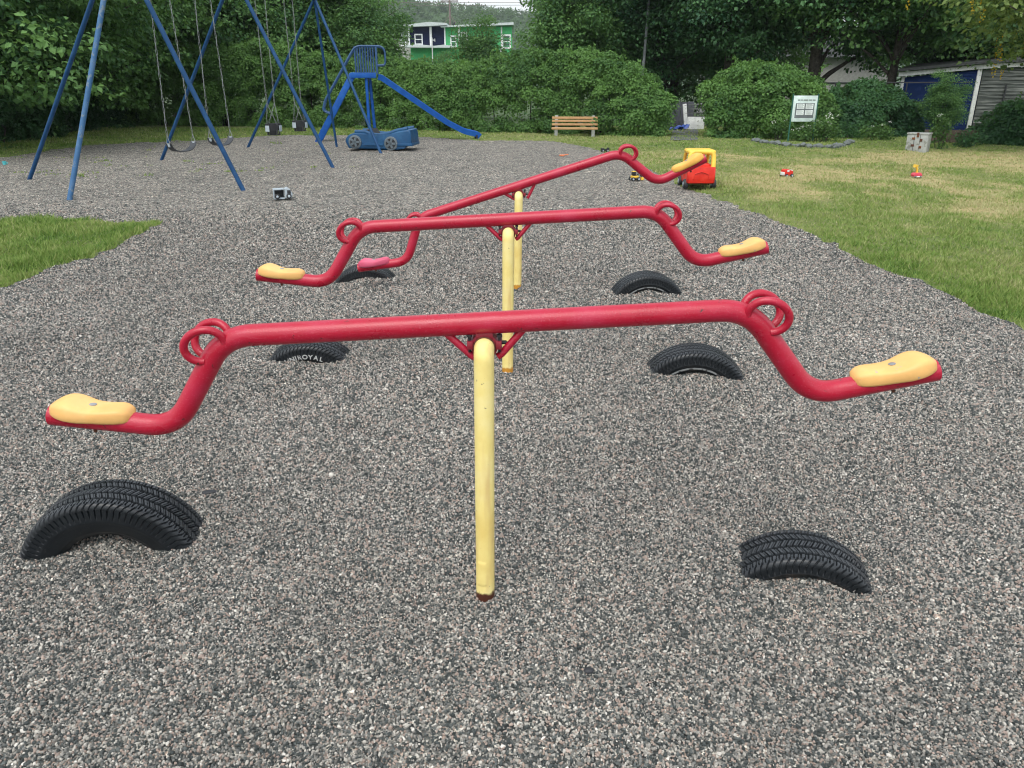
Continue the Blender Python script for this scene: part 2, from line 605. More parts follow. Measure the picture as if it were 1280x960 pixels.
def fillet(pts, rad, n=8):
    pts = [Vector(p) for p in pts]
    out = [pts[0]]
    for i in range(1, len(pts) - 1):
        p, a, b = pts[i], pts[i - 1], pts[i + 1]
        r = rad[i - 1] if hasattr(rad, '__len__') else rad
        da, db = (a - p).normalized(), (b - p).normalized()
        ang = da.angle(db)
        L = min(r / math.tan(ang / 2), (a - p).length * .48, (b - p).length * .48)
        s, e = p + da * L, p + db * L
        for k in range(n + 1):
            t = k / n
            out.append((1 - t) ** 2 * s + 2 * t * (1 - t) * p + t * t * e)
    out.append(pts[-1])
    return out


def npmesh(name, verts, faces, mat, attrs=None, parent=None, loc=(0, 0, 0), smooth=False):
    """verts (n,3), faces (m,k) numpy arrays -> one mesh object"""
    me = bpy.data.meshes.new(name)
    verts = np.asarray(verts, np.float32)
    faces = np.asarray(faces, np.int32)
    m, k = faces.shape
    me.vertices.add(len(verts))
    me.vertices.foreach_set('co', verts.ravel())
    me.loops.add(m * k)
    me.loops.foreach_set('vertex_index', faces.ravel())
    me.polygons.add(m)
    me.polygons.foreach_set('loop_start', np.arange(0, m * k, k, dtype=np.int32))
    me.polygons.foreach_set('loop_total', np.full(m, k, np.int32))
    me.polygons.foreach_set('use_smooth', np.full(m, bool(smooth)))
    me.update(calc_edges=True)
    for an, av in (attrs or {}).items():
        a = me.attributes.new(an, 'FLOAT', 'POINT')
        a.data.foreach_set('value', np.asarray(av, np.float32))
    me.materials.append(mat)
    o = bpy.data.objects.new(name, me)
    C.objects.link(o)
    o.parent = parent
    o.location = loc
    return o


def copy_tree(o, parent=None):
    c = o.copy()
    C.objects.link(c)
    c.parent = parent
    for ch in list(o.children):
        copy_tree(ch, c)
    return c


# ------------------------------------------------------------------ world, sun, camera
def setup():
    w = bpy.data.worlds.new('World')
    sc.world = w
    w.use_nodes = True
    nt = w.node_tree
    bg = nt.nodes['Background']
    sky = N(nt, 'ShaderNodeTexSky', sky_type='NISHITA', sun_disc=False)
    sky.sun_elevation = R(58)
    sky.sun_rotation = R(200)
    sky.air_density = 1.2
    sky.dust_density = 4
    hs = N(nt, 'ShaderNodeHueSaturation')
    hs.inputs['Saturation'].default_value = .32
    nt.links.new(sky.outputs[0], hs.inputs['Color'])
    # the even cover of cloud: the sky's own colour washed with white
    cl = mixc(nt, .45, hs.outputs[0], (6.5, 6.9, 7.3))
    nt.links.new(cl, bg.inputs['Color'])
    bg.inputs['Strength'].default_value = .15
    sun = bpy.data.lights.new('sun', 'SUN')
    sun.energy = .9
    sun.angle = R(40)
    sun.color = (1, .96, .9)
    so = bpy.data.objects.new('sun', sun)
    C.objects.link(so)
    # sun_rotation is measured from +Y towards +X
    az, el = R(200), R(58)
    d = Vector((math.sin(az) * math.cos(el), math.cos(az) * math.cos(el), math.sin(el)))
    so.rotation_euler = d.to_track_quat('Z', 'Y').to_euler()
    so.location = d * 50
    cam = bpy.data.cameras.new('camera')
    cam.sensor_width = 36
    cam.lens = F / 1280 * 36
    cam.clip_start = .05
    cam.clip_end = 5000
    co = bpy.data.objects.new('camera', cam)
    C.objects.link(co)
    co.location = (0, 0, H)
    co.rotation_euler = (R(90) - PITCH, 0, 0)
    sc.camera = co
    vs = sc.view_settings
    vs.view_transform = 'Standard'
    vs.look = 'None'
    vs.gamma = 1
    vs.exposure = EXPOSURE
    cy = sc.cycles
    cy.use_denoising = True
    cy.filter_width = 1.1
    cy.sample_clamp_indirect = 6
    cy.max_bounces = 8
    cy.transparent_max_bounces = 8
    cy.diffuse_bounces = 4
    cy.use_adaptive_sampling = True


EXPOSURE = .62
setup()

# ------------------------------------------------------------------ seesaw positions, tyres: known before the ground
#              px   D     beam z   lean  tilt
SEESAWS = [(-.083, 2.19, .940, 3.1), (-.020, 4.08, .947, 3.1), (.050, 5.88, .910, 17.4)]
#   centre pixel of the ground chord, outer radius, depth of hub below ground, yaw, kind
TYRES = [((132, 691), .335, .112, 4, 'plain'), ((1010, 729), .285, .165, -11, 'plain'),
         ((384, 453), .315, .200, 2, 'letters'), ((871, 470), .315, .168, -6, 'stripe'),
         ((456, 353), .315, .185, 0, 'plain'), ((810, 370), .315, .150, 2, 'stripe')]
TP = []
for (pp, r, dz, yw, kd) in TYRES:
    p = G(*pp)
    TP.append(p)
    # a heap inside the ring and a shallow scoop where feet have landed in front
    DIPS.append((p.x, p.y + .08, .16, .035 if kd == 'plain' else .012))
    DIPS.append((p.x, p.y - .42, .26, -.045))
    DIPS.append((p.x + .02, p.y - .04, .10, .018))
    if kd == 'letters':
        DIPS.append((p.x - .13, p.y - .10, .11, .024))
for (x, d, z, t) in SEESAWS:
    DIPS.append((x, d - .03, .07, .02))

# ------------------------------------------------------------------ ground
gpx = [(1700, 590), (1400, 462), (1280, 411), (1190, 373), (1110, 338), (1030, 303), (960, 271), (900, 250), (850, 232), (815, 213), (780, 199),
       (745, 187), (715, 180), (690, 177), (640, 175.5), (600, 176), (520, 171), (430, 169.5), (360, 168.5), (300, 172), (240, 176), (180, 178), (120, 181),
       (60, 188), (0, 198), (-120, 215)]
GRAVEL = [(G(*p).x, G(*p).y) for p in gpx] + [(-16, 4), (-16, -3), (16, -3)]
lpx = [(-260, 268), (-60, 274), (0, 275), (60, 271), (120, 276), (207, 278), (190, 290), (150, 306), (110, 326), (60, 338), (0, 361), (-60, 380), (-260, 430)]
LEFTLAWN = [(G(*p).x, G(*p).y) for p in lpx]


def in_poly(poly, x, y):
    ins = np.zeros(x.shape, bool)
    n = len(poly)
    for i in range(n):
        (x1, y1), (x2, y2) = poly[i], poly[(i + 1) % n]
        c = (y1 > y) != (y2 > y)
        with np.errstate(divide='ignore', invalid='ignore'):
            xi = (x2 - x1) * (y - y1) / (y2 - y1 + 1e-12) + x1
        ins ^= c & (x < xi)
    return ins


def is_lawn(x, y, amp=1.0):
    k = amp * (.03 + .005 * y)
    px = x + k * (fbm(x * 4, y * 4, 3) - .5) * 2
    py = y + k * (fbm(x * 4 + 50, y * 4 + 50, 3) - .5) * 2
    return ~in_poly(GRAVEL, px, py) | in_poly(LEFTLAWN, px, py)


def straw(x, y):
    """0 green .. 1 dry straw: bands of dry mown grass in the open lawn"""
    f = fbm(x * .45 + 3, y * .30 + 8, 4)
    f2 = fbm(x * 2.2, y * 1.5 + 30, 3)
    dry = sstep(.40, .66, f * .7 + f2 * .3)
    mid = sstep(7.5, 11, y) * (1 - sstep(18, 22, y)) * sstep(1.5, 4.5, x)
    v = .38 + .07 * (1 - sstep(7, 11, y)) + .36 * dry * (.25 + .75 * mid) + .16 * mid + .12 * sstep(20, 24, y) * sstep(-4, 0, x) * (1 - sstep(6, 9, x))  # nearest lawn also tinted paler to offset the dense blades' self-shadow
    lf = in_poly(LEFTLAWN, x, y)
    v = np.where(lf, .34 + .22 * f2, v)
    return np.clip(v, 0, 1)


def make_ground():
    nr, nc = 560, 560
    yy = 2.6 * (36 / 2.6) ** (np.arange(nr) / (nr - 1))
    kk = np.linspace(-1.35, 1.35, nc)
    Y, K = np.meshgrid(yy - 3, kk, indexing='ij')
    X = (Y + 3) * K
    Z = terr(X, Y)
    idx = np.arange(nr * nc).reshape(nr, nc)
    faces = np.stack([idx[:-1, :-1], idx[:-1, 1:], idx[1:, 1:], idx[1:, :-1]], -1).reshape(-1, 4)
    fx = X.ravel()[faces].mean(1)
    fy = Y.ravel()[faces].mean(1)
    lw = is_lawn(fx, fy)
    V = np.stack([X, Y, Z], -1).reshape(-1, 3)
    for nm, sel, mt in (('gravel_ground', ~lw, M['gravel']), ('lawn', lw, M['lawn'])):
        f = faces[sel]
        u, inv = np.unique(f, return_inverse=True)
        v = V[u].copy()
        at = {}
        if nm == 'lawn':
            at = {'tint': straw(v[:, 0], v[:, 1])}
        o = npmesh(nm, v, inv.reshape(-1, 4), mt, at, smooth=True)
        tag(o, kind='structure')
    # the land beyond, to the horizon
    b = MB()
    b.bm.faces.new([b.bm.verts.new(p) for p in ((-1100, -50, -.35), (1100, -50, -.35), (1100, 950, -.35), (-1100, 950, -.35))])
    o = b.build('ground', M['lawn'])
    tag(o, kind='structure')


make_ground()


def make_pebbles():
    pts = []
    y = 1.0
    while y < 11:
        sp = .0067 + .0009 * max(0, y - 2.6)
        w = .74 * y + .75
        n = int(2 * w / sp)
        pts.append(np.stack([np.linspace(-w, w, n), np.full(n, y), np.full(n, sp)], 1))
        y += sp
    P = np.concatenate(pts)
    n = len(P)
    P[:, :2] += RNG.normal(0, .35, (n, 2)) * P[:, 2:3]
    keep = RNG.random(n) < 1 - sstep(4.8, 11, P[:, 1])
    keep &= ~is_lawn(P[:, 0], P[:, 1], .9)
    P = P[keep]
    n = len(P)
    big = fbm(P[:, 0] * 3, P[:, 1] * 3, 3)
    size = P[:, 2] * RNG.lognormal(-.58, .22, n) * (.8 + .4 * big)
    co = np.stack([P[:, 0], P[:, 1], terr(P[:, 0], P[:, 1]) + size * RNG.uniform(-.1, .75, n)], 1)
    pal = np.array([(.046, .055, .054), (.091, .101, .097), (.166, .166, .154), (.278, .265, .240), (.335, .266, .226), (.415, .393, .350), (.56, .535, .485)])
    q = RNG.choice(len(pal), n, p=[.22, .17, .16, .16, .13, .12, .04])
    col = pal[q] * RNG.uniform(.8, 1.2, (n, 1))
    col *= (.86 + .28 * fbm(P[:, 0] * 1.3 + 7, P[:, 1] * 1.3, 3))[:, None]
    me = bpy.data.meshes.new('gravel_stones')
    me.vertices.add(n)
    me.vertices.foreach_set('co', co.astype(np.float32).ravel())
    a = me.attributes.new('pcol', 'FLOAT_COLOR', 'POINT')
    a.data.foreach_set('color', np.concatenate([col, np.ones((n, 1))], 1).astype(np.float32).ravel())
    a = me.attributes.new('prot', 'FLOAT_VECTOR', 'POINT')
    a.data.foreach_set('vector', RNG.uniform(0, 6.283, (n, 3)).astype(np.float32).ravel())
    a = me.attributes.new('pscl', 'FLOAT_VECTOR', 'POINT')
    s3 = np.stack([RNG.uniform(.85, 1.35, n), RNG.uniform(.7, 1.1, n), RNG.uniform(.5, .9, n)], 1) * size[:, None]
    a.data.foreach_set('vector', s3.astype(np.float32).ravel())
    me.materials.append(M['pebble'])
    o = bpy.data.objects.new('gravel_stones', me)
    C.objects.link(o)
    tag(o, 'loose grey and pink gravel stones covering the playground', 'gravel', kind='stuff')
    ng = bpy.data.node_groups.new('gravel_scatter', 'GeometryNodeTree')
    ng.interface.new_socket('Geometry', in_out='INPUT', socket_type='NodeSocketGeometry')
    ng.interface.new_socket('Geometry', in_out='OUTPUT', socket_type='NodeSocketGeometry')
    L = ng.links.new
    gi, go = ng.nodes.new('NodeGroupInput'), ng.nodes.new('NodeGroupOutput')
    ico = ng.nodes.new('GeometryNodeMeshIcoSphere')
    ico.inputs['Radius'].default_value = 1
    ico.inputs['Subdivisions'].default_value = 2
    sp_ = ng.nodes.new('GeometryNodeSetPosition')
    nz = ng.nodes.new('ShaderNodeTexNoise')
    nz.inputs['Scale'].default_value = 1.3
    nz.inputs['Detail'].default_value = 1
    vm = ng.nodes.new('ShaderNodeVectorMath')
    vm.operation = 'SUBTRACT'
    vm.inputs[1].default_value = (.5, .5, .5)
    vs = ng.nodes.new('ShaderNodeVectorMath')
    vs.operation = 'SCALE'
    vs.inputs['Scale'].default_value = 1.5
    L(nz.outputs['Color'], vm.inputs[0])
    L(vm.outputs[0], vs.inputs[0])
    L(ico.outputs[0], sp_.inputs['Geometry'])
    L(vs.outputs[0], sp_.inputs['Offset'])
    sm = ng.nodes.new('GeometryNodeSetMaterial')
    sm.inputs['Material'].default_value = M['pebble']
    L(sp_.outputs[0], sm.inputs[0])
    iop = ng.nodes.new('GeometryNodeInstanceOnPoints')
    L(gi.outputs[0], iop.inputs['Points'])
    L(sm.outputs[0], iop.inputs['Instance'])
    for nm, sock in (('prot', 'Rotation'), ('pscl', 'Scale')):
        na = ng.nodes.new('GeometryNodeInputNamedAttribute')
        na.data_type = 'FLOAT_VECTOR'
        na.inputs['Name'].default_value = nm
        if sock == 'Rotation':
            er = ng.nodes.new('FunctionNodeEulerToRotation')
            L(na.outputs[0], er.inputs[0])
            L(er.outputs[0], iop.inputs[sock])
        else:
            L(na.outputs[0], iop.inputs[sock])
    L(iop.outputs[0], go.inputs[0])
    md = o.modifiers.new('scatter', 'NODES')
    md.node_group = ng
    print('pebbles', n)


make_pebbles()


def make_grass():
    # mown blades; one object, nobody could count them
    pts = []
    y = 4.3
    while y < 31:
        sp = .010 + .0030 * (y - 4)
        w = .80 * y + 1.5
        n = int(2 * w / sp)
        pts.append(np.stack([np.linspace(-w, w, n), np.full(n, y), np.full(n, sp)], 1))
        y += sp
    P = np.concatenate(pts)
    n = len(P)
    P[:, :2] += RNG.normal(0, .5, (n, 2)) * P[:, 2:3]
    lw = is_lawn(P[:, 0], P[:, 1], 1.25)
    # stray tufts that have crept into the gravel
    tuft = (fbm(P[:, 0] * 2.3 + 70, P[:, 1] * 2.3, 2) > .80) & (P[:, 1] > 14) & (P[:, 0] < -3)
    P = P[lw | (tuft & (RNG.random(n) < .5))]
    n = len(P)
    x, y = P[:, 0], P[:, 1]
    st = straw(x, y)
    lf = in_poly(LEFTLAWN, x, y)
    clump = fbm(x * 3, y * 3, 3)
    h = (.014 + .075 * clump ** 1.6 + .014 * RNG.random(n)) * np.where(lf, 1.5, 1) * (1 - .35 * st)
    shade = fbm(x * 1.1, y * 1.1, 2)
    h *= np.where((y > 21) & (x < -3), 1.5, 1)
    wid = .0028 + P[:, 2] * .22
    a = RNG.uniform(0, 2 * np.pi, n)
    ln = RNG.normal(0, .55, (n, 2)) * h[:, None]
    z = terr(x, y) - .004
    dx, dy = np.cos(a) * wid, np.sin(a) * wid
    V = np.zeros((n, 3, 3))
    V[:, 0] = np.stack([x - dx, y - dy, z], 1)
    V[:, 1] = np.stack([x + dx, y + dy, z], 1)
    V[:, 2] = np.stack([x + ln[:, 0], y + ln[:, 1], z + h], 1)
    t = np.clip(st + RNG.normal(0, .15, n) + .25 * (shade - .5) + .42 * (fbm(x * 5, y * 4, 3) - .5) - .14 * (fbm(x * 2.1 + 60, y * 2.1, 3) > .66), 0, 1)
    o = npmesh('grass', V.reshape(-1, 3), np.arange(3 * n).reshape(n, 3), M['grass'], {'tint': np.repeat(t, 3)})
    tag(o, 'short mown grass blades, green with dry straw patches', 'grass', kind='stuff')
    print('blades', n)


make_grass()


# ------------------------------------------------------------------ seesaws
def stretch_profile(side):
    s = side
    pts = [(0, 0, 0), (s * .787, 0, 0), (s * .990, 0, -.288), (s * 1.372, 0, -.224)]
    return fillet(pts, [.17, .14], 10)


def seat_mesh(s):
    """peanut-shaped moulded pad that straddles the pipe: lofted rings along its length"""
    n, seg = 26, 24
    a, b = Vector((s * 1.116, 0, -.2669)), Vector((s * 1.368, 0, -.2247))
    d = (b - a).normalized()
    up = Vector((-d.z * s, 0, d.x * s)) if s > 0 else Vector((d.z, 0, -d.x))
    if up.z < 0:
        up = -up
    mb = MB()
    rings = []
    for i in range(n):
        t = i / (n - 1)
        e = min(1, math.sin(math.pi * min(max(t, .0), 1)) ** .30 + .02) if 0 < t < 1 else .06
        top = .051 + .021 * math.exp(-((t - .82) / .20) ** 2) + .013 * math.exp(-((t - .10) / .16) ** 2) - .004 * math.exp(-((t - .5) / .2) ** 2)
        wid = .055 + .010 * math.exp(-((t - .80) / .25) ** 2) - .006 * math.exp(-((t - .35) / .2) ** 2)
        ring = []
        for k in range(seg):
            an = 2 * math.pi * k / seg
            cy, cz = math.cos(an), math.sin(an)
            yy = math.copysign(abs(cy) ** .55, cy) * wid * e
            if cz >= 0:
                zz = .024 + (top - .024) * abs(cz) ** .48 * e
            else:
                zz = .024 - .026 * abs(cz) ** .5 * e
            ring.append(mb.bm.verts.new(a + d * (b - a).length * t + Vector((0, yy, 0)) + up * zz))
        rings.append(ring)
    for A, B in zip(rings, rings[1:]):
        for k in range(seg):
            mb.bm.faces.new((A[k], A[(k + 1) % seg], B[(k + 1) % seg], B[k]))
    mb.bm.faces.new(rings[0][::-1])
    mb.bm.faces.new(rings[-1])
    return mb, a, b, d, up


def make_seesaw(i):
    x, y, bz, tilt = SEESAWS[i]
    gz = tz(x, y)
    labels = ['large red seesaw in front, its yellow post with dark brown rust at the foot',
              'red seesaw in the middle of the row, nearly level, with two orange seats',
              'farthest red seesaw, steeply tilted, with one pink seat down and one worn orange seat up']
    root = empty('seesaw', (x, y, gz), 0, labels[i], 'seesaw', 'red seesaws in a row')
    hb = bz - gz
    # yellow post: rises, then turns back under the beam
    lean = [.008, .006, .012][i]
    pts = fillet([(-lean, -.028, -.25), (0, -.028, hb - .069), (0, .105, hb - .069)], .030, 8)
    po = MB().tube(pts, .0305, 24).build('post', M['post_near'] if i == 0 else M['post_far'], root)
    # weld patch near the foot
    if i == 0:
        pm = MB()
        vs = []
        for r_, z0, z1, w in ((.0322, .055, .155, .62),):
            g = []
            for a in range(11):
                col = []
                for b in range(13):
                    ang = -math.pi / 2 - .25 + (a - 5) / 5 * w
                    zz = z0 + (z1 - z0) * b / 12
                    e = 1 - ((a - 5) / 5.0) ** 4 * .0
                    rr = r_ if (0 < a < 10 and 0 < b < 12) else r_ - .003
                    cx = -lean * (1 - zz / hb)
                    col.append(pm.bm.verts.new((cx + rr * math.cos(ang), -.028 + rr * math.sin(ang), zz)))
                g.append(col)
            for a in range(10):
                for b in range(12):
                    if (a in (0, 9) and b in (0, 11)):
                        continue
                    pm.bm.faces.new((g[a][b], g[a + 1][b], g[a + 1][b + 1], g[a][b + 1]))
        pm.build('weld_patch', M['post_far'], po)
    # rusty end ring where the clamp has rubbed
    # clamp: red half band over the horizontal pipe with bolted ears
    cl = MB()
    cl.lathe([(.0345, .012), (.0400, .012), (.0400, .085), (.0345, .085)], (0, 0, hb - .069), 'Y', 24)
    cl.box(-.052, -.034, .004, .080, hb - .076, hb - .052, .002)
    cl.box(.034, .052, .004, .080, hb - .076, hb - .052, .002)
    cl.box(-.026, .026, .01, .075, hb - .045, hb - .026, .002)
    cb = cl.build('pivot_clamp', M['red_dark'], root)
    for sx in (-1, 1):
        for yb in (.018, .064):
            MB().lathe([(.004, -.088), (.004, -.040), (.008, -.040), (.008, -.032)], (sx * .045, yb, hb), 'Z', 8).build('bolt', M['dark'], cb)
    MB().lathe([(.0065, .050), (.0065, .066), (.003, .067), (.003, .078)], (0, .04, hb - .064), 'X', 8).build('bolt', M['dark'], cb)
    rg = MB().lathe([(.0305, .000), (.0330, .001), (.0330, .008), (.0305, .009)], (0, 0, hb - .069), 'Y', 24).build('rust_ring', M['rust'], po)
    # the beam and all that turns with it
    rot = Matrix.Translation((0, .03, hb)) @ Matrix.Rotation(-R(tilt), 4, 'Y')
    L = stretch_profile(-1)
    pts = L[::-1] + stretch_profile(1)[1:]
    dense = []
    for a, b in zip(pts, pts[1:]):
        k = max(1, int((b - a).length / .05))
        for j in range(k):
            dense.append(a.lerp(b, j / k))
    dense.append(pts[-1])
    bm_ = MB().tube(dense, .0335, 28)
    beam = bm_.build('beam', M['red'], root)
    beam.matrix_local = rot
    for s in (-1, 1):
        br = MB().tube([(s * .118, 0, -.024), (s * .046, 0, -.100), (s * .034, 0, -.108)], .0115, 12)
        br.build('brace', M['red'], beam)
    for s in (-1, 1):
        # open ring standing on the outside of the bend, leaning a little sideways
        t = Vector((s * .776, 0, -.63))
        nrm = Vector((s * .63, 0, .776))
        B = Vector((s * .8235, 0, -.028)) - nrm * .014
        for sy in (-1, 1):
            pl = []
            for k in range(29):
                a = R(-131) + R(262) * k / 28
                up_ = .031 + math.cos(a) * .050
                loc = B + t * (math.sin(a) * .060 + .10 * max(0, up_)) + nrm * up_
                loc.y = sy * (.023 + .30 * max(0, up_))
                pl.append(loc)
            MB().tube(pl, .0122, 12).build('handle', M['red'], beam)
    for s in (-1, 1):
        mb, a, b, d, up = seat_mesh(s)
        mat = M['seat_yellow']
        lab = None
        if i == 2:
            mat, lab = (M['seat_pink'], 'pink moulded seat') if s < 0 else (M['seat_worn'], 'orange seat with large pale worn patch')
        st = mb.build('seat', mat, root, angle=60)
        st.matrix_local = rot
        if lab:
            st['label'] = lab
        c = a.lerp(b, .5)
        bt = MB()
        bt.lathe([(.006, 0), (.011, 0), (.011, .003), (.006, .005)], (0, 0, 0), 'Z', 12)
        q = up.to_track_quat('Z', 'Y').to_matrix().to_4x4()
        bmesh.ops.transform(bt.bm, matrix=Matrix.Translation(c + up * .0475) @ q, verts=bt.bm.verts)
        bt.build('seat_bolt', M['metal'], st)
        un = MB()
        un.lathe([(.006, 0), (.006, -.014), (.004, -.015)], (0, 0, 0), 'Z', 8)
        bmesh.ops.transform(un.bm, matrix=Matrix.Translation(c - up * .031) @ q, verts=un.bm.verts)
        un.build('nut', M['rust'], st)
    return root


for i in range(3):
    make_seesaw(i)


# ------------------------------------------------------------------ tyres
def tyre_arrays(Ro, W, seed):
    """upper arc of a car tyre: ribs, zigzag sipes and shoulder lugs cut into the surface"""
    rb = .188
    prof = []   # (radius, y, w, zone)
    hw = W / 2
    side = Ro - .030
    for t in np.linspace(0, 1, 5):                    # inside of the casing
        prof.append((Ro - .022 - (Ro - rb - .03) * (1 - t) ** 1.2, -hw * (.72 + .10 * t), 0, 3))
    inner = prof[:]
    prof = []
    for t in np.linspace(0, 1, 16):                   # bead to shoulder
        r = rb + (side - rb) * t
        y = -hw * (.80 + .24 * math.sin(math.pi * min(1, t * 1.05) * .62))
        if t < .12:
            y = -hw * (.74 + .5 * t)
        prof.append((r, y, t, 0))
    for t in np.linspace(.08, 1, 10):                 # shoulder
        a = t * math.pi / 2
        prof.append((side + (Ro - .006 - side) * math.sin(a), -hw * (.86 + .165 * math.cos(a)) , t, 1))
    for w in np.linspace(-.80, .80, 64):
        prof.append((Ro - .006 * abs(w) ** 2.5, hw * w, w, 2))
    front = [p for p in prof if p[3] != 2]
    back = [(r, -y, t, z) for (r, y, t, z) in reversed(front)]
    full = front + [p for p in prof if p[3] == 2] + back
    # casing inside, closing the section
    ins = [(rb + .004, -hw * .66), (rb + .03, -hw * .78), (rb + .07, -hw * .84), (Ro - .03, -hw * .72), (Ro - .016, -hw * .4), (Ro - .014, 0)]
    ins = ins + [(r, -y) for r, y in ins[-2::-1]]
    nt_ = 760
    th = np.linspace(R(-25), R(205), nt_)
    V, A = [], []
    for (r, y, w, z) in full:
        rr = np.full(nt_, r)
        yy = np.full(nt_, y)
        s = th * Ro
        if z == 2:
            g = np.zeros(nt_)
            wob = .018 * np.sign(np.sin(s / .012 * math.pi))
            for gc, gw in ((-.60, .045), (-.21, .05), (.21, .05), (.60, .045)):
                g = np.maximum(g, (np.abs(w - gc - wob * .6) < gw) * 1.0)
            rib = 0 if w < -.6 else 1 if w < -.21 else 2 if w < .21 else 3 if w < .6 else 4
            per = .024 if rib in (0, 4) else .021
            slope = (.3, -.9, .9, -.9, .3)[rib]
            ph = ((s + slope * w * .05 + rib * .011) / per) % 1
            g = np.maximum(g, (ph < .20) * .9)
            ph2 = ((s + slope * w * .05 + rib * .011) / per + .55) % 1
            g = np.maximum(g, (ph2 < .09) * .5)
            rr -= .0105 * g
        elif z == 1:
            ph = ((s + .004 + .02 * w) / .024) % 1
            g = (ph < .22) * (.4 + .6 * w)
            rr -= .0065 * g
            yy += -np.sign(y) * .0055 * g
        elif z == 0 and w > .68:
            ph = ((s + .004) / .024) % 1
            g = (ph < .24) * min(1, (w - .68) / .12)
            yy += -np.sign(y) * .0055 * g
        elif z == 0 and .56 < w < .62:
            yy += np.sign(y) * .0022
        V.append(np.stack([rr * np.cos(th), yy, rr * np.sin(th)], 1))
        A.append((1 - g) if z == 2 else np.full(nt_, .6 * w if z == 1 else 0))
    for (r, y) in reversed(ins):
        A.append(np.zeros(nt_))
        V.append(np.stack([r * np.cos(th), np.full(nt_, y), r * np.sin(th)], 1))
    V = np.stack(V, 0)
    npf = V.shape[0]
    idx = np.arange(npf * nt_).reshape(npf, nt_)
    nx = np.roll(idx, -1, axis=0)
    faces = np.stack([idx[:, :-1], idx[:, 1:], nx[:, 1:], nx[:, :-1]], -1).reshape(-1, 4)
    return V.reshape(-1, 3), faces, np.concatenate(A)


def arc_letters(text, rad, size, centre_deg, parent, y, hw):
    """raised white letters bent round the sidewall: one mesh"""
    allv, allf = [], []
    off = 0
    cu = bpy.data.curves.new('lettering', 'FONT')
    cu.extrude = .04
    cu.offset = .025
    tmp = bpy.data.objects.new('lettering', cu)
    C.objects.link(tmp)
    widths = {'I': .34}
    pos = 0
    spots = []
    for ch in text:
        w = widths.get(ch, .80)
        spots.append((ch, pos + w / 2))
        pos += w
    for ch, q in spots:
        cu.body = ch
        cu.align_x = 'CENTER'
        bpy.context.view_layer.update()
        me = tmp.evaluated_get(bpy.context.evaluated_depsgraph_get()).to_mesh()
        co = np.zeros(len(me.vertices) * 3)
        me.vertices.foreach_get('co', co)
        co = co.reshape(-1, 3) * size
        a = R(centre_deg) - (q - pos / 2) * size / rad
        r = rad + co[:, 1]
        an = a - co[:, 0] / rad
        v = np.stack([r * np.cos(an), y - co[:, 2] * .6, r * np.sin(an)], 1)
        allv.append(v)
        for p in me.polygons:
            allf.append([k + off for k in p.vertices])
        off += len(v)
        tmp.to_mesh_clear()
    bpy.data.objects.remove(tmp)
    me = bpy.data.meshes.new('sidewall_lettering')
    me.from_pydata(np.concatenate(allv).tolist(), [], allf)
    me.materials.append(M['line_pale'])
    o = bpy.data.objects.new('sidewall_lettering', me)
    C.objects.link(o)
    o.parent = parent
    return o


TL = ['large black half-buried tyre in front on the left, under the lower orange seat',
      'black tyre buried at a slant in front on the right, its ribbed tread turned up',
      'half-buried black tyre with white letters, behind the front beam on the left',
      'half-buried black tyre with white sidewall line, just above and right of the front beam',
      'far left black half-buried tyre below the pink seat',
      'far right black half-buried tyre with a white sidewall line, under the middle beam']
for j, ((pp, r, dz, yw, kd), p) in enumerate(zip(TYRES, TP)):
    W = .19
    V, Fc, Tr = tyre_arrays(r, W, j)
    o = npmesh('half_buried_tyre', V, Fc, M['rubber'], {'tread': Tr}, smooth=True)
    o.data.set_sharp_from_angle(angle=R(35))
    # the pixel is the middle of the chord of the near face
    o.location = (p.x, p.y + .085, p.z - dz)
    o.rotation_euler = (R([2, 4, 3, 3, 3, 2][j]), 0, R(yw))
    tag(o, TL[j], 'tyre', 'half-buried tyres under the seesaw seats')
    if kd == 'letters':
        arc_letters('UNIROYAL', .235, .037, 93, o, -.0998, W / 2)
    if kd == 'stripe':
        pts = [(.226 * math.cos(a), -.094, .226 * math.sin(a)) for a in np.linspace(R(5), R(175), 60)]
        mb = MB()
        ra, rc = [], []
        for a in np.linspace(R(5), R(175), 70):
            ra.append(mb.bm.verts.new((.219 * math.cos(a), -.0955, .219 * math.sin(a))))
            rc.append(mb.bm.verts.new((.228 * math.cos(a), -.0965, .228 * math.sin(a))))
        rb2 = [mb.bm.verts.new((v.co.x, -.088, v.co.z)) for v in ra]
        rd2 = [mb.bm.verts.new((v.co.x, -.088, v.co.z)) for v in rc]
        for k in range(69):
            mb.bm.faces.new((ra[k], ra[k + 1], rc[k + 1], rc[k]))
            mb.bm.faces.new((rb2[k], rb2[k + 1], ra[k + 1], ra[k]))
            mb.bm.faces.new((rc[k], rc[k + 1], rd2[k + 1], rd2[k]))
        mb.build('sidewall_line', M['line_grey'], o)


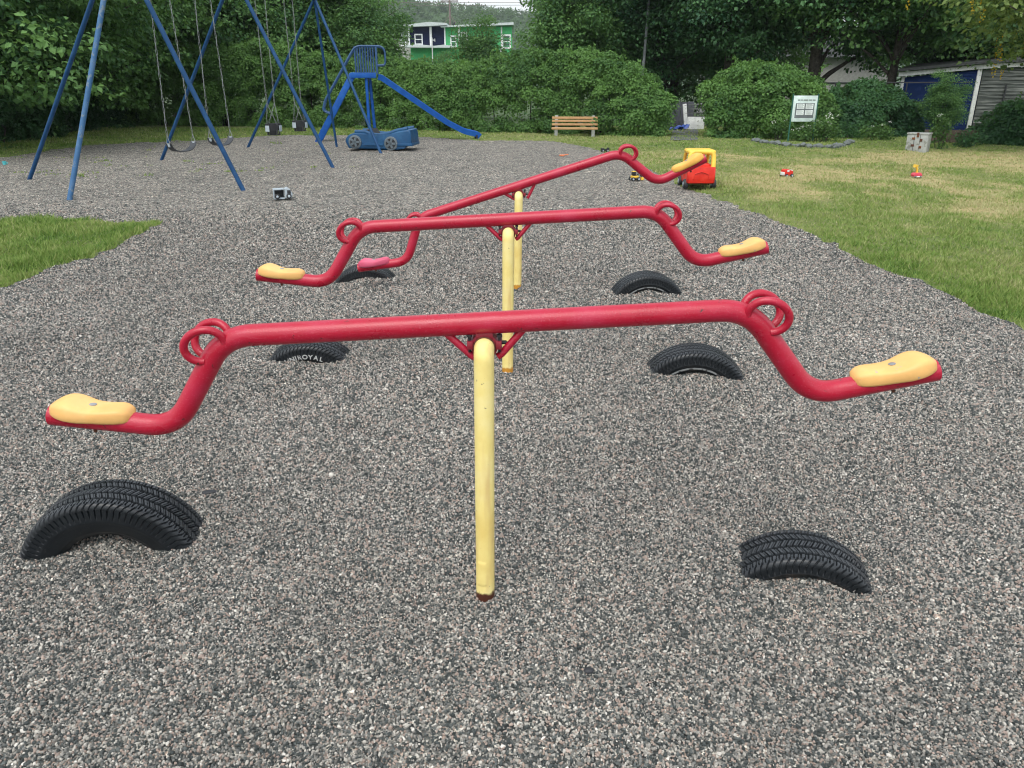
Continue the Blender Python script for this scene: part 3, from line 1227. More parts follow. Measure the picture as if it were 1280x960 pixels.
# ------------------------------------------------------------------ swing set
def make_swings():
    zt = 3.55
    T = [atz(143, -79, zt), atz(297, -33.5, zt), atz(393, -2, zt)]
    # one straight top rail: near and far ends kept, the middle put on the line between
    T[1] = T[0].lerp(T[2], (T[1].y - T[0].y) / (T[2].y - T[0].y))
    base = Vector((T[0].x, T[0].y, .1))
    root = empty('swing_set', base, 0, 'tall blue swing set frame with slanted pipe legs on the gravel', 'swing set')
    L = lambda p: Vector(p) - base
    ext = (T[2] - T[0]).normalized()
    MB().tube([L(T[0] - ext * .12), L(T[0].lerp(T[2], .5)), L(T[2] + ext * .12)], .045, 14).build('top_rail', M['blue'], root)
    feet = [(0, (37, 226), .033, 'blue'), (0, (87, 250), .036, 'blue_worn'), (0, (304, 237), .036, 'blue'), (1, (202, 200), .034, 'blue'), (1, (416, 210), .036, 'blue'),
            (2, (310, 184), .034, 'blue'), (2, (476, 192), .034, 'blue'), (2, (421, 184), .030, 'blue')]
    for ti, px, r, mt in feet:
        f = G(*px)
        f.z = tz(f.x, f.y)
        d = (T[ti] - f).normalized()
        o = MB().tube([L(f - d * .2), L(T[ti])], r, 14).build('leg', M[mt], root)
        if mt == 'blue_worn':
            o['label'] = 'leg with pale worn blue paint'
    for t in T:
        MB().ell(L(t), (.07, .07, .07), 2).build('joint', M['blue'], root)
    return T


def chain(mb, a, b, link=.085):
    """welded chain of stretched links, alternating planes"""
    a, b = Vector(a), Vector(b)
    d = b - a
    n = max(2, int(d.length / link))
    d.normalize()
    s1 = d.orthogonal().normalized()
    s2 = d.cross(s1)
    for k in range(n):
        c = a.lerp(b, (k + .5) / n)
        s = s1 if k % 2 else s2
        h, w = link * .62, .012
        pts = []
        for q in range(8):
            an = 2 * math.pi * q / 8
            pts.append(c + d * (math.sin(an) * h) + s * (math.cos(an) * w))
        mb.tube(pts, .0036, 4, closed=True)


TOP = make_swings()


def find_on_rail(px, z):
    best = None
    for k in range(2001):
        p = TOP[0].lerp(TOP[2], k / 2000)
        d = Vector((p.x, p.y, z)) - Vector((0, 0, H))
        dep = d.y * CP - d.z * SP
        x = CX + F * d.x / dep
        if best is None or abs(x - px) < best[0]:
            best = (abs(x - px), p)
    return best[1]


def swings():
    ax = (TOP[2] - TOP[0])
    ax.z = 0
    ax.normalize()
    rz = math.atan2(ax.y, ax.x)
    for px, zs, lab, sway, tw in ((227, .68, 'black belt swing seat hanging nearest, on two long chains', .02, -.35), (276, .68, 'black belt swing hanging behind the first one', .05, -.3)):
        p = find_on_rail(px, zs)
        root = empty('belt_swing', (p.x, p.y, zs), rz, lab, 'swing', 'belt swings on chains')
        hw = .26
        c, s = math.cos(tw), math.sin(tw)
        rot = lambda x, y, z: Vector((x * c - y * s, x * s + y * c, z))
        # sagging belt
        mb = MB()
        n = 20
        g = []
        for i in range(n + 1):
            t = i / n * 2 - 1
            x = hw * math.sin(t * 1.25) / math.sin(1.25)
            z = -.075 + .135 * (abs(t) ** 2.4)
            w = .068
            g.append([mb.bm.verts.new(rot(x, -w, z)), mb.bm.verts.new(rot(x, w, z)), mb.bm.verts.new(rot(x, w, z - .012)), mb.bm.verts.new(rot(x, -w, z - .012))])
        for A, B in zip(g, g[1:]):
            for k in range(4):
                mb.bm.faces.new((A[k], A[(k + 1) % 4], B[(k + 1) % 4], B[k]))
        mb.bm.faces.new(g[0])
        mb.bm.faces.new(g[-1][::-1])
        seat = mb.build('seat', M['belt'], root)
        for sx in (-1, 1):
            pl = MB()
            pl.beam(rot(sx * (hw - .012), 0, .0), rot(sx * (hw - .002), 0, .055), .05, .006, .001)
            pl.build('end_plate', M['greypl'], seat)
            cm = MB()
            e = rot(sx * hw, 0, .06)
            tri = [e + rot(0, -.04, 0), e + rot(0, .04, 0), e + Vector((0, 0, .12))]
            for k in range(3):
                cm.tube([tri[k], tri[(k + 1) % 3]], .006, 6)
            top = Vector((sx * .26, 0, 3.55 - zs - .05))
            chain(cm, e + Vector((0, 0, .12)), top)
            cm.tube([top, top + Vector((0, 0, .03))], .012, 8)
            cm.build('chain', M['galv'], root)
    for px, zs, lab, tw in ((342, .72, 'black toddler bucket swing with grey panels, left of the pair', .25), (375, .72, 'black toddler bucket swing farther along the rail, right of the pair', .2)):
        p = find_on_rail(px, zs)
        root = empty('bucket_swing', (p.x, p.y, zs), rz, lab, 'swing', 'toddler bucket swings')
        rw = .19
        c, s = math.cos(tw), math.sin(tw)
        rot = lambda x, y, z: Vector((x * c - y * s, x * s + y * c, z))
        mb = MB()
        ring = [rot(rw * math.cos(a), rw * .85 * math.sin(a), .12) for a in np.linspace(0, 2 * math.pi, 24, endpoint=False)]
        # upper belt as a tall band, crotch sling below
        for (z0, z1, k0, k1) in ((.02, .15, .93, 1.0), (-.07, .02, .75, .93)):
            for q in range(24):
                a0, a1 = 2 * math.pi * q / 24, 2 * math.pi * (q + 1) / 24
                if z0 < 0 and (q % 12) in (2, 3, 8, 9):
                    continue
                for off in (0,):
                    P = [rot(rw * k * math.cos(a), rw * .85 * k * math.sin(a), z) for a, k, z in ((a0, k0, z0), (a1, k0, z0), (a1, k1, z1), (a0, k1, z1))]
                    I = [rot((rw - .012) * k * math.cos(a), (rw - .012) * .85 * k * math.sin(a), z) for a, k, z in ((a0, k0, z0), (a1, k0, z0), (a1, k1, z1), (a0, k1, z1))]
                    v = [mb.bm.verts.new(x) for x in P + I]
                    for f in ((0, 1, 2, 3), (7, 6, 5, 4), (0, 4, 5, 1), (3, 2, 6, 7), (1, 5, 6, 2), (0, 3, 7, 4)):
                        mb.bm.faces.new([v[k] for k in f])
        mb.lathe([(.02, -.085), (.135, -.08), (.14, -.065), (.02, -.06)], (0, 0, 0), 'Z', 16)
        bk = mb.build('bucket', M['dark'], root)
        for a in (-1.9, -.6, 2.5):
            pm = MB()
            e = rot(rw * 1.03 * math.cos(a), rw * .88 * math.sin(a), 0)
            t = rot(-math.sin(a), math.cos(a), 0)
            pm.beam(e - t * .055 + Vector((0, 0, .055)), e + t * .055 + Vector((0, 0, .055)), .012, .12, .004)
            pm.build('panel', M['greypl'], bk)
        for sx in (-1, 1):
            cm = MB()
            top = Vector((sx * .26, 0, 3.55 - zs - .05))
            mid = Vector((sx * .20, 0, .55))
            for sy in (-1, 1):
                chain(cm, rot(sx * rw * .75, sy * rw * .55, .14), mid)
            chain(cm, mid, top)
            cm.build('chain', M['galv'], root)


swings()


# ------------------------------------------------------------------ slide
def make_slide():
    A, B = aty(397, 173, 23.7), aty(595, 179, 24.4)
    A.z = B.z = .1
    ax = (B - A)
    ax.z = 0
    ax.normalize()
    rz = math.atan2(ax.y, ax.x)
    root = empty('playground_slide', A, rz, 'blue metal playground slide with ladder, railed platform and long straight chute', 'slide')

    def q(px, py):
        p = in_plane(px, py, A, B) - A
        return p.dot(ax), p.z
    W = .20
    # ladder: two stringers, treads
    x0, z0 = q(399, 172)
    x1, z1 = q(441, 93)
    for s in (-1, 1):
        o = MB().beam((x0 - .05, s * W, z0 - .15), (x1, s * W, z1), .05, .17, .008).build('ladder_rail', M['blue_slide'], root)
    tr = MB()
    for k in range(1, 8):
        t = k / 8
        x, z = x0 + (x1 - x0) * t, z0 + (z1 - z0) * t
        tr.box(x - .08, x + .10, -W + .025, W - .025, z - .02, z + .01)
    tr.build('tread', M['blue_slide'], root)
    # platform
    xp, zp = q(470, 92)
    MB().box(x1 - .05, xp, -W - .06, W + .06, z1 - .10, z1 + .05, .01).build('platform', M['blue_slide'], root)
    # railings with upright bars
    xa, xb = q(444, 60)[0], q(470, 60)[0]
    zr = q(455, 58)[1]
    xl, zl = q(482, 82)
    for s in (-1, 1):
        y = s * (W + .05)
        rl = MB()
        lad = [q(413, 142), q(404, 138), q(407, 125)]
        pts = [(lad[0][0], y, lad[0][1]), (lad[1][0], y, lad[1][1]), (lad[2][0], y, lad[2][1]), (xa, y, zr), (xl, y, zr), (xl, y, zl), (xb, y, zl)]
        rl.tube(fillet(pts, [.12, .2, .3, .2, .12], 6), .028, 10)
        rl.tube([(xb, y, z1), (xb, y, zr)], .026, 8)
        g = rl.build('railing', M['navy_rail'], root)
        bb = MB()
        n = 9
        for k in range(n):
            x = xa - .02 + (xb - xa) * k / (n - 1)
            bb.tube([(x, y, z1 + .04), (x, y, zr)], .017, 8)
        bb.build('baluster', M['navy_rail'], g)
    # posts
    for px, s in ((460, -1), (464, 1)):
        x, _ = q(px, 130)
        MB().tube([(x, s * W * .8, z1 - .1), (x + (.08 if s > 0 else 0), s * W * .9, -.25)], .045, 12).build('post', M['blue_slide'], root)
    # chute: bed with raised sides
    path = [q(473, 93), q(478, 94), q(560, 150), q(581, 161), q(597, 164.5), q(601, 168)]
    pts = fillet([Vector((a, 0, b)) for a, b in path], [.2, .3, .8, .4, .15], 6)
    mb = MB()
    W = .19
    sec = [(-W - .02, .12), (-W, .13), (-W + .02, .12), (-W + .04, .0), (W - .04, .0), (W - .02, .12), (W, .13), (W + .02, .12), (W + .0, -.03), (-W - .0, -.03)]
    rings = []
    for i, p in enumerate(pts):
        t = (pts[min(i + 1, len(pts) - 1)] - pts[max(i - 1, 0)]).normalized()
        n = Vector((-t.z, 0, t.x))
        rings.append([mb.bm.verts.new(p + Vector((0, y, 0)) + n * (h - .12)) for y, h in sec])
    m = len(sec)
    for a, b in zip(rings, rings[1:]):
        for k in range(m):
            mb.bm.faces.new((a[k], a[(k + 1) % m], b[(k + 1) % m], b[k]))
    mb.bm.faces.new(rings[0])
    mb.bm.faces.new(rings[-1][::-1])
    mb.build('chute', M['blue_slide'], root)
    x, z = q(595, 166)
    for s in (-1, 1):
        MB().tube([(x, s * .2, z - .05), (x, s * .2, -.3)], .028, 8).build('chute_leg', M['dark'], root)


make_slide()


# ------------------------------------------------------------------ blue toy racing car
def make_car():
    p = G(479, 187)
    sx = (G(521, 187).x - G(438, 187).x) / 435.0       # metres per zoomed pixel
    root = empty('toy_racing_car', p, R(-6), 'big blue plastic racing car bed with grey wheels, on the gravel by the slide', 'toy car')
    out = [(310, 725), (316, 705), (335, 685), (375, 671), (440, 671), (480, 686), (530, 691), (600, 680), (660, 660), (720, 652), (738, 655), (742, 700), (746, 738), (735, 752), (690, 756), (655, 778), (330, 768)]
    loc = lambda x, y: ((x - 528) * sx, (782 - y) * sx * 1.0)
    poly = [loc(*q) for q in out]
    W = .42
    mb = MB().prism(poly, -W, W, 'XZ', .045)
    body = mb.build('body', M['car_blue'], root, angle=50)
    # hollow: raised rims along both sides leave the middle sunk
    for s in (-1, 1):
        pts = [loc(x, y - 4) for x, y in out[3:10]]
        MB().tube([(a, s * (W - .07), b) for a, b in pts], .05, 10).build('side_rim', M['car_blue'], body)
    x0, x1 = loc(400, 0)[0], loc(520, 0)[0]
    MB().prism([loc(430, 672), loc(500, 690), loc(470, 650), loc(440, 655)], -W + .08, W - .08, 'XZ', .01).build('windscreen', M['dark'], body)
    MB().box(loc(430, 0)[0], loc(560, 0)[0], -W - .03, -W + .03, loc(0, 750)[1], loc(0, 738)[1], .01).build('side_skirt', M['car_blue'], body)
    MB().box(loc(650, 0)[0], loc(748, 0)[0], -W - .02, W + .02, loc(0, 752)[1], loc(0, 735)[1], .012).build('bumper', M['car_blue'], body)
    for cx, cy, r in ((376, 728, 42), (610, 736, 43)):
        for s in (-1, 1):
            X, Z = loc(cx, cy)
            rr = r * sx
            w = MB().lathe([(rr * .9, -.04), (rr, -.03), (rr, .05), (rr * .9, .06)], (X, s * (W - .01), Z), 'Y', 28).build('wheel', M['car_wheel'], root)
            hb = MB()
            hb.lathe([(rr * .72, -.045 if s < 0 else .065), (rr * .76, -.035 if s < 0 else .055), (rr * .5, .01)], (X, s * (W - .01), Z), 'Y', 24)
            hb.build('rim', M['dark'], w)
            sp = MB()
            for k in range(5):
                a = 2 * math.pi * k / 5
                yy = s * (W - .01) + (-.05 if s < 0 else .07)
                sp.beam((X, yy, Z), (X + rr * .7 * math.cos(a), yy, Z + rr * .7 * math.sin(a)), .02, .05)
            sp.build('spoke', M['car_wheel'], w)


make_car()


# ------------------------------------------------------------------ bench
def make_bench():
    p = G(718, 170)
    k = (G(747, 170).x - G(690, 170).x)
    root = empty('park_bench', p, R(-4), 'wooden slat bench with grey concrete legs on the grass before the hedge', 'bench')
    hl = k / 2
    u = k / 57.0 * .96
    sl = [(148.6, 3.4, .16), (152.3, 2.6, .10), (156.4, 2.6, .04)]
    for (py, hh, y) in sl:
        z = (170.5 - py) * u
        MB().box(-hl, hl, y + .05, y + .09, z - hh * u / 2, z + hh * u / 2, .006).build('back_slat', M['wood'], root)
    zs = (170.5 - 161.5) * u + .02
    for q in range(3):
        MB().box(-hl, hl, -.36 + q * .135, -.25 + q * .135, zs - .03, zs + .025, .006).build('seat_slat', M['wood'], root)
    for s in (-1, 1):
        x = s * hl * .80
        lm = MB()
        lm.prism([(-.33, -.1), (-.22, -.1), (-.16, zs - .10), (.06, zs - .10), (.16, -.1), (.27, -.1), (.15, zs), (.32, .60), (.256, .62), (.135, zs + .04), (.12, zs - .035), (-.36, zs - .035), (-.34, zs - .08)], x - .05, x + .05, 'YZ', .008)
        lm.build('leg', M['concrete'], root)


make_bench()


# ------------------------------------------------------------------ notice board
def make_sign():
    Y = G(1000, 177).y
    p = G(1000, 177)
    w = lambda px, py: aty(px, py, Y) - p
    a, b = w(988.5, 152), w(1015, 119.5)
    root = empty('notice_board', p, 0, 'white notice board with four papers on two green posts by the bush', 'notice board')
    x0, x1, z0, z1 = -.34, .34, a.z, b.z
    MB().box(x0, x1, -.03, .0, z0, z1, .006).build('board', M['sign_board'], root)
    MB().box(x0 + .075, x1 - .07, -.034, -.028, z0 + .10, z1 - .20).build('panel', M['sign_grey'], root)
    pw, ph = (x1 - x0 - .145), (z1 - z0 - .30)
    for i in range(2):
        for j in range(2):
            px = x0 + .075 + pw * (.07 + .47 * i)
            pz = z0 + .10 + ph * (.20 + .42 * j)
            pa = MB().box(px, px + pw * .40, -.038, -.0345, pz, pz + ph * .34).build('paper', M['paper'], root)
            ink = MB()
            for q in range(4):
                ink.box(px + .02, px + pw * .40 - .02 - .03 * (q % 2), -.0395, -.0378, pz + ph * (.06 + .07 * q), pz + ph * (.06 + .07 * q) + .008)
            ink.build('print', M['ink'], pa)
    hd = MB()
    xx = x0 + .12
    for L in (.07, .05, .13, .09, .08):
        hd.box(xx, xx + L, -.033, -.029, z1 - .13, z1 - .105)
        xx += L + .02
    hd.build('heading', M['ink'], root)
    for s in (-1, 1):
        MB().tube([(s * .355, -.01, -.3), (s * .355, -.01, z1 + .05)], .022, 10).build('post', M['greenpost'], root)


make_sign()


# ------------------------------------------------------------------ toys
def wheels(root, pts, r, w, axis='Y'):
    for (x, y, z) in pts:
        o = MB().lathe([(r * .85, -w), (r, -w * .6), (r, w * .6), (r * .85, w)], (x, y, z), axis, 16).build('wheel', M['dark'], root)
        MB().lathe([(r * .3, -w - .006), (r * .5, -w - .003), (r * .5, w + .003), (r * .3, w + .006)], (x, y, z), axis, 12).build('hub', M['greypl'], o)


def make_coupe():
    p = G(872, 235)
    p.y += .1
    root = empty('ride_on_car', p, R(88), 'red and yellow ride-on toy car standing at the lawn edge', 'toy car')
    # local +X is forward
    L, W = .32, .215
    side = [(-L, .10), (-L - .02, .20), (-L, .34), (-.10, .36), (-.07, .30), (.09, .29), (.13, .345), (.25, .34), (L, .27), (L + .02, .16), (L - .02, .09), (.22, .075), (-.22, .075)]
    body = MB().prism(side, -W, W, 'XZ', .03).build('body', M['toy_red'], root, angle=60)
    for s in (-1, 1):
        MB().box(-.09, .11, s * W - .006, s * W + .006, .11, .285, .004).build('door', M['toy_red'], body)
    MB().tube([(-L - .014, -.12, .16), (-L - .022, -.10, .24), (-L - .022, 0, .27), (-L - .022, .10, .24), (-L - .014, .12, .16)], .008, 8).build('rear_arch', M['toy_red'], body)
    for s in (-1, 1):
        MB().ell((L + .005, s * .14, .25), (.018, .032, .032), 2).build('headlight', M['white'], body)
    roof = MB()
    roof.box(-.27, .17, -W + .005, W - .005, .515, .585, .03)
    rf = roof.build('roof', M['toy_yellow'], root, angle=60)
    for xa_, xb_, w_ in ((.235, .13, .026), (-.285, -.245, .036)):
        y_ = W - .035
        MB().tube(fillet([(xa_, -y_, .33), (xb_, -y_, .555), (xb_, y_, .555), (xa_, y_, .33)], .09, 8), w_, 10).build('roof_arch', M['toy_yellow'], root)
    st = MB().lathe([(.0, .0), (.06, .0), (.07, .015), (.06, .03)], (.10, 0, .37), 'Z', 18).build('steering_wheel', M['dark'], root)
    sm = MB().box(-.24, -.06, -.14, .14, .30, .385, .02).build('seat', M['toy_red'], root)
    wheels(root, [(.23, -W + .0, .075), (.23, W - .0, .075), (-.22, -W + .0, .075), (-.22, W, .075)], .075, .035)


make_coupe()


def make_small_toys():
    # red fire truck
    p = G(983, 222)
    u = (G(990, 222).x - G(976, 222).x) / 14
    r = empty('toy_truck', p, R(24), 'small red and white toy truck with black wheels out on the lawn', 'toy')
    w = u * 4.6
    b = MB().prism([(-.09, .04), (-.095, .13), (-.06, .145), (.0, .145), (.02, .12), (.09, .115), (.095, .04)], -.055, .055, 'XZ', .012).build('body', M['toy_red'], r)
    MB().box(-.105, -.09, -.05, .05, .045, .10, .006).build('grille', M['white'], b)
    MB().box(-.05, .0, -.058, .058, .10, .135, .004).build('cab_window', M['white'], b)
    MB().box(.02, .085, -.045, .045, .115, .13, .004).build('ladder', M['white'], b)
    wheels(r, [(-.06, -.06, .035), (-.06, .06, .035), (.06, -.06, .035), (.06, .06, .035)], .035, .016)
    # red and yellow loader
    p = G(1145, 222)
    r = empty('toy_loader', p, R(10), 'small pink-red toy with a raised yellow scoop, far out on the right lawn', 'toy')
    MB().prism([(-.075, .02), (-.085, .055), (-.06, .085), (.05, .085), (.085, .05), (.08, .02)], -.05, .05, 'XZ', .014).build('body', M['toy_pink'], r)
    MB().tube(fillet([(.0, 0, .07), (-.005, 0, .15), (-.045, 0, .195)], .05, 6), .018, 10).build('arm', M['toy_yellow'], r)
    MB().prism([(-.075, .175), (-.02, .19), (-.02, .215), (-.06, .225)], -.04, .04, 'XZ', .006).build('scoop', M['toy_yellow'], r)
    MB().box(-.07, .075, -.053, .053, .012, .03, .005).build('skirt', M['white'], r)
    wheels(r, [(-.05, -.052, .02), (.05, -.052, .02), (-.05, .052, .02), (.05, .052, .02)], .02, .008)
    # yellow and black digger on the gravel
    p = G(793, 226)
    r = empty('toy_digger', p, R(15), 'yellow and black toy digger on the gravel under the raised orange seat', 'toy')
    MB().box(-.06, .06, -.05, .05, .05, .085, .008).build('body', M['toy_yellow'], r)
    cb = MB().box(-.045, .01, -.04, .04, .085, .15, .008).build('cab', M['dark'], r)
    MB().box(-.05, .015, -.045, .045, .15, .158, .003).build('cab_roof', M['toy_yellow'], cb)
    MB().tube(fillet([(.03, 0, .08), (.09, 0, .13), (.13, 0, .05)], .03, 5), .012, 8).build('arm', M['dark'], r)
    MB().prism([(.105, .012), (.15, .012), (.155, .05), (.12, .06)], -.045, .045, 'XZ', .004).build('scoop', M['toy_yellow'], r)
    wheels(r, [(-.05, -.06, .032), (-.05, .06, .032), (.05, -.06, .032), (.05, .06, .032)], .032, .018)
    # pale grey toy on its side
    p = G(354, 248)
    r = empty('toy_dump_truck', p, R(18), 'pale grey toy truck tipped over on the gravel near a swing leg', 'toy')
    bx = MB()
    bx.box(-.13, .02, -.08, .08, .0, .016, .003)
    bx.box(-.13, .02, -.08, .08, .125, .14, .003)
    bx.box(-.13, -.115, -.08, .08, .016, .125, .003)
    bx.box(-.115, .02, .065, .08, .016, .125, .003)
    bx.build('dump_box', M['greypl'], r)
    MB().prism([(.025, .01), (.12, .01), (.135, .06), (.10, .13), (.06, .155), (.025, .14)], -.07, .07, 'XZ', .012).build('cab', M['greypl'], r)
    MB().box(-.10, .01, .055, .063, .02, .12).build('box_floor', M['dark'], r)
    MB().box(.06, .11, -.074, -.066, .07, .12, .003).build('cab_window', M['dark'], r)
    wheels(r, [(-.08, -.095, .04), (.08, -.085, .04)], .036, .014)
    # crumbs: ball, cup, scoop
    p = G(6, 206)
    r = empty('toy_cup', p, 0, 'tiny teal plastic cup lying on gravel at the left edge', 'toy')
    MB().lathe([(.03, 0), (.04, .07), (.035, .07), (.026, .01)], (0, 0, 0), 'Z', 14).build('cup', M['toy_teal'], r)
    MB().tube([(.04, 0, .055), (.065, 0, .045), (.06, 0, .02), (.035, 0, .015)], .006, 6).build('handle', M['toy_teal'], r)
    p = G(703, 195)
    r = empty('toy_shovel', p, R(30), 'small orange plastic shovel on the gravel left of the lawn corner', 'toy')
    MB().prism([(-.06, -.04), (.02, -.05), (.05, 0), (.02, .05), (-.06, .04)], .0, .03, 'XY', .006).build('blade', M['toy_orange'], r)
    MB().tube([(.04, 0, .02), (.16, 0, .03)], .011, 8).build('handle', M['toy_orange'], r)
    p = G(756, 190)
    r = empty('toy_wagon', p, R(10), 'little black toy wagon at the gravel edge behind the farthest seesaw', 'toy')
    MB().prism([(-.09, .035), (-.10, .09), (-.03, .09), (-.02, .06), (.05, .06), (.06, .10), (.10, .10), (.10, .035)], -.05, .05, 'XZ', .006).build('body', M['dark'], r)
    wheels(r, [(-.06, -.055, .03), (.06, -.055, .03), (-.06, .055, .03), (.06, .055, .03)], .03, .012)



def make_scraps():
    for (px, py, rx, ry, rz_, mt, lab) in ((262, 618, .030, .016, .007, 'dark', 'flat dark stone lying on the gravel right of the large left tyre'),
                                          (736, 838, .016, .012, .007, 'dark', 'small black stone on bare gravel below the near post')):
        p = G(px, py)
        random.seed(px)
        o = MB().ell((0, 0, 0), (rx, ry, rz_), 2, .1).build('stone', M[mt], None, (p.x, p.y, tz(p.x, p.y) + .008), .2)
        tag(o, lab, 'stone')


make_scraps()
make_small_toys()


# ------------------------------------------------------------------ foliage
def leaf_verts(c, nrm, d, ln, wd, fold=.18):
    """diamond leaves: c base centres, nrm normals, d directions"""
    n = len(c)
    s = np.cross(nrm, d)
    s /= np.linalg.norm(s, axis=1, keepdims=True) + 1e-9
    V = np.zeros((n, 4, 3))
    V[:, 0] = c
    V[:, 1] = c + d * ln[:, None] * .45 + s * wd[:, None] + nrm * (fold * wd)[:, None]
    V[:, 2] = c + d * ln[:, None] - nrm * (ln * .10)[:, None]
    V[:, 3] = c + d * ln[:, None] * .45 - s * wd[:, None] + nrm * (fold * wd)[:, None]
    return V.reshape(-1, 3)


def unit(v):
    return v / (np.linalg.norm(v, axis=1, keepdims=True) + 1e-9)


def leaves(rng, centres, per, sig, size, flat=.45, droop=.3, up=.8, tint_c=None, tint_sd=.13):
    """clusters of leaves round the given centres; sig (m,3) spreads"""
    m = len(centres)
    c = np.repeat(centres, per, 0)
    sg = np.repeat(sig, per, 0)
    n = len(c)
    off = rng.normal(0, 1, (n, 3))
    off = off / np.maximum(1, np.linalg.norm(off, axis=1, keepdims=True) / 1.7)
    off *= sg
    off[:, 2] -= droop * (off[:, 0] ** 2 + off[:, 1] ** 2)
    p = c + off
    nrm = rng.normal(0, 1, (n, 3)) * flat
    nrm[:, 2] += up
    nrm += .5 * unit(off)
    nrm = unit(nrm)
    d = rng.normal(0, 1, (n, 3)) + 1.1 * unit(off)
    d[:, 2] -= .35
    d = d - nrm * (d * nrm).sum(1, keepdims=True)
    d = unit(d)
    ln = size * rng.uniform(.65, 1.3, n)
    V = leaf_verts(p, nrm, d, ln, ln * rng.uniform(.30, .42, n))
    tc = rng.uniform(.0, .88, m) if tint_c is None else tint_c  # leaf colour by cluster, spread wide to paint in lit and dark clumps
    t = np.clip(np.repeat(tc, per) + rng.normal(0, tint_sd, n), 0, .88)
    return V, np.repeat(t, 4), p


def quads(nv):
    return np.arange(nv).reshape(-1, 4)


def crown_pts(rng, m, rx, ry, rz_, z0, low=.0, shape=1.0):
    """cluster centres in an uneven crown; z0 = crown bottom"""
    u = unit(rng.normal(0, 1, (m, 3)))
    rad = rng.uniform(.12, 1, m) ** .38
    lump = 1 + .22 * np.sin(3 * np.arctan2(u[:, 1], u[:, 0]) + 2.1 * u[:, 2] * 3) + rng.normal(0, .06, m)
    p = u * (rad * lump)[:, None]
    p[:, 0] *= rx
    p[:, 1] *= ry
    p[:, 2] = z0 + rz_ * (1 + p[:, 2] * .98)
    return p


def limb_mesh(rng, mb, base_r, h, targets, fork=.35):
    trunk = []
    k = 9
    bx, by = 0, 0
    for i in range(k):
        t = i / (k - 1)
        bx += rng.normal(0, .05)
        by += rng.normal(0, .05)
        trunk.append(Vector((bx * t, by * t, -.4 + (h + .4) * t)))
    mb.tube(trunk, [base_r * (1.25 if i == 0 else 1) * (1 - .78 * i / (k - 1)) for i in range(k)], 10)
    for q in targets:
        t = min(.95, max(.18, (q[2] - .25 * math.hypot(q[0], q[1])) / h * rng.uniform(.55, .85)))
        i = t * (k - 1)
        a = trunk[int(i)].lerp(trunk[min(k - 1, int(i) + 1)], i - int(i))
        e = Vector(q)
        mid = a.lerp(e, .5) + Vector((rng.normal(0, .15), rng.normal(0, .15), .25))
        r0 = base_r * (1 - .78 * t) * .45
        mb.tube([a, a.lerp(mid, .5) + Vector((0, 0, .08)), mid, e], [r0, r0 * .8, r0 * .55, .012], 6)


def make_tree(name, seed, h, rx, ry, z0, m, per, size, mat, trunk_r, sig=(.55, .55, .20), tri=None):
    """root > trunk, crown; crown of leaf sprays on limbs"""
    rng = np.random.default_rng(seed)
    root = empty(name)
    pts = crown_pts(rng, m, rx, ry, (h - z0) / 2, z0)
    sg = np.array(sig)[None, :] * rng.uniform(.7, 1.35, (m, 1))
    V, t, _ = leaves(rng, pts, per, sg, size)
    mb = MB()
    sel = pts[rng.choice(m, min(m, 26), replace=False)]
    limb_mesh(rng, mb, trunk_r, h * .85, sel)
    mb.build('trunk', M['bark'], root)
    npmesh('crown', V, quads(len(V)), mat, {'tint': t}, root)
    return root


FREE = {}


def place_tree(kind, x, y, s, rz, label, group, z=0.05, cat='tree'):
    proto, used = FREE[kind]
    o = proto if not used else copy_tree(proto)
    FREE[kind][1] = True
    o.location = (x, y, z)
    o.rotation_euler = (0, 0, rz)
    o.scale = (s, s, s)
    return tag(o, label, cat, group)


FREE['maple'] = [make_tree('maple_tree', 21, 9.5, 4.0, 4.0, .9, 430, 130, .155, M['maple'], .22, (.55, .55, .17)), False]
FREE['high'] = [make_tree('broadleaf_tree', 26, 11.8, 4.6, 4.4, 3.2, 480, 130, .16, M['darkleaf'], .30, (.6, .6, .22)), False]
FREE['over'] = [make_tree('maple_tree', 27, 9.0, 3.9, 3.6, 3.1, 340, 140, .155, M['maple'], .2, (.6, .6, .15)), False]
FREE['dark'] = [make_tree('broadleaf_tree', 22, 11.5, 4.4, 4.2, 1.7, 470, 130, .16, M['darkleaf'], .27, (.6, .6, .24)), False]
FREE['dark2'] = [make_tree('broadleaf_tree', 23, 10.5, 4.0, 4.4, 1.4, 440, 130, .155, M['maple'], .25, (.55, .6, .2)), False]
FREE['small'] = [make_tree('small_tree', 24, 6.0, 1.75, 1.7, .6, 190, 130, .12, M['maple'], .11, (.34, .34, .2)), False]


def tx(px, y):
    return aty(px, 150, y).x


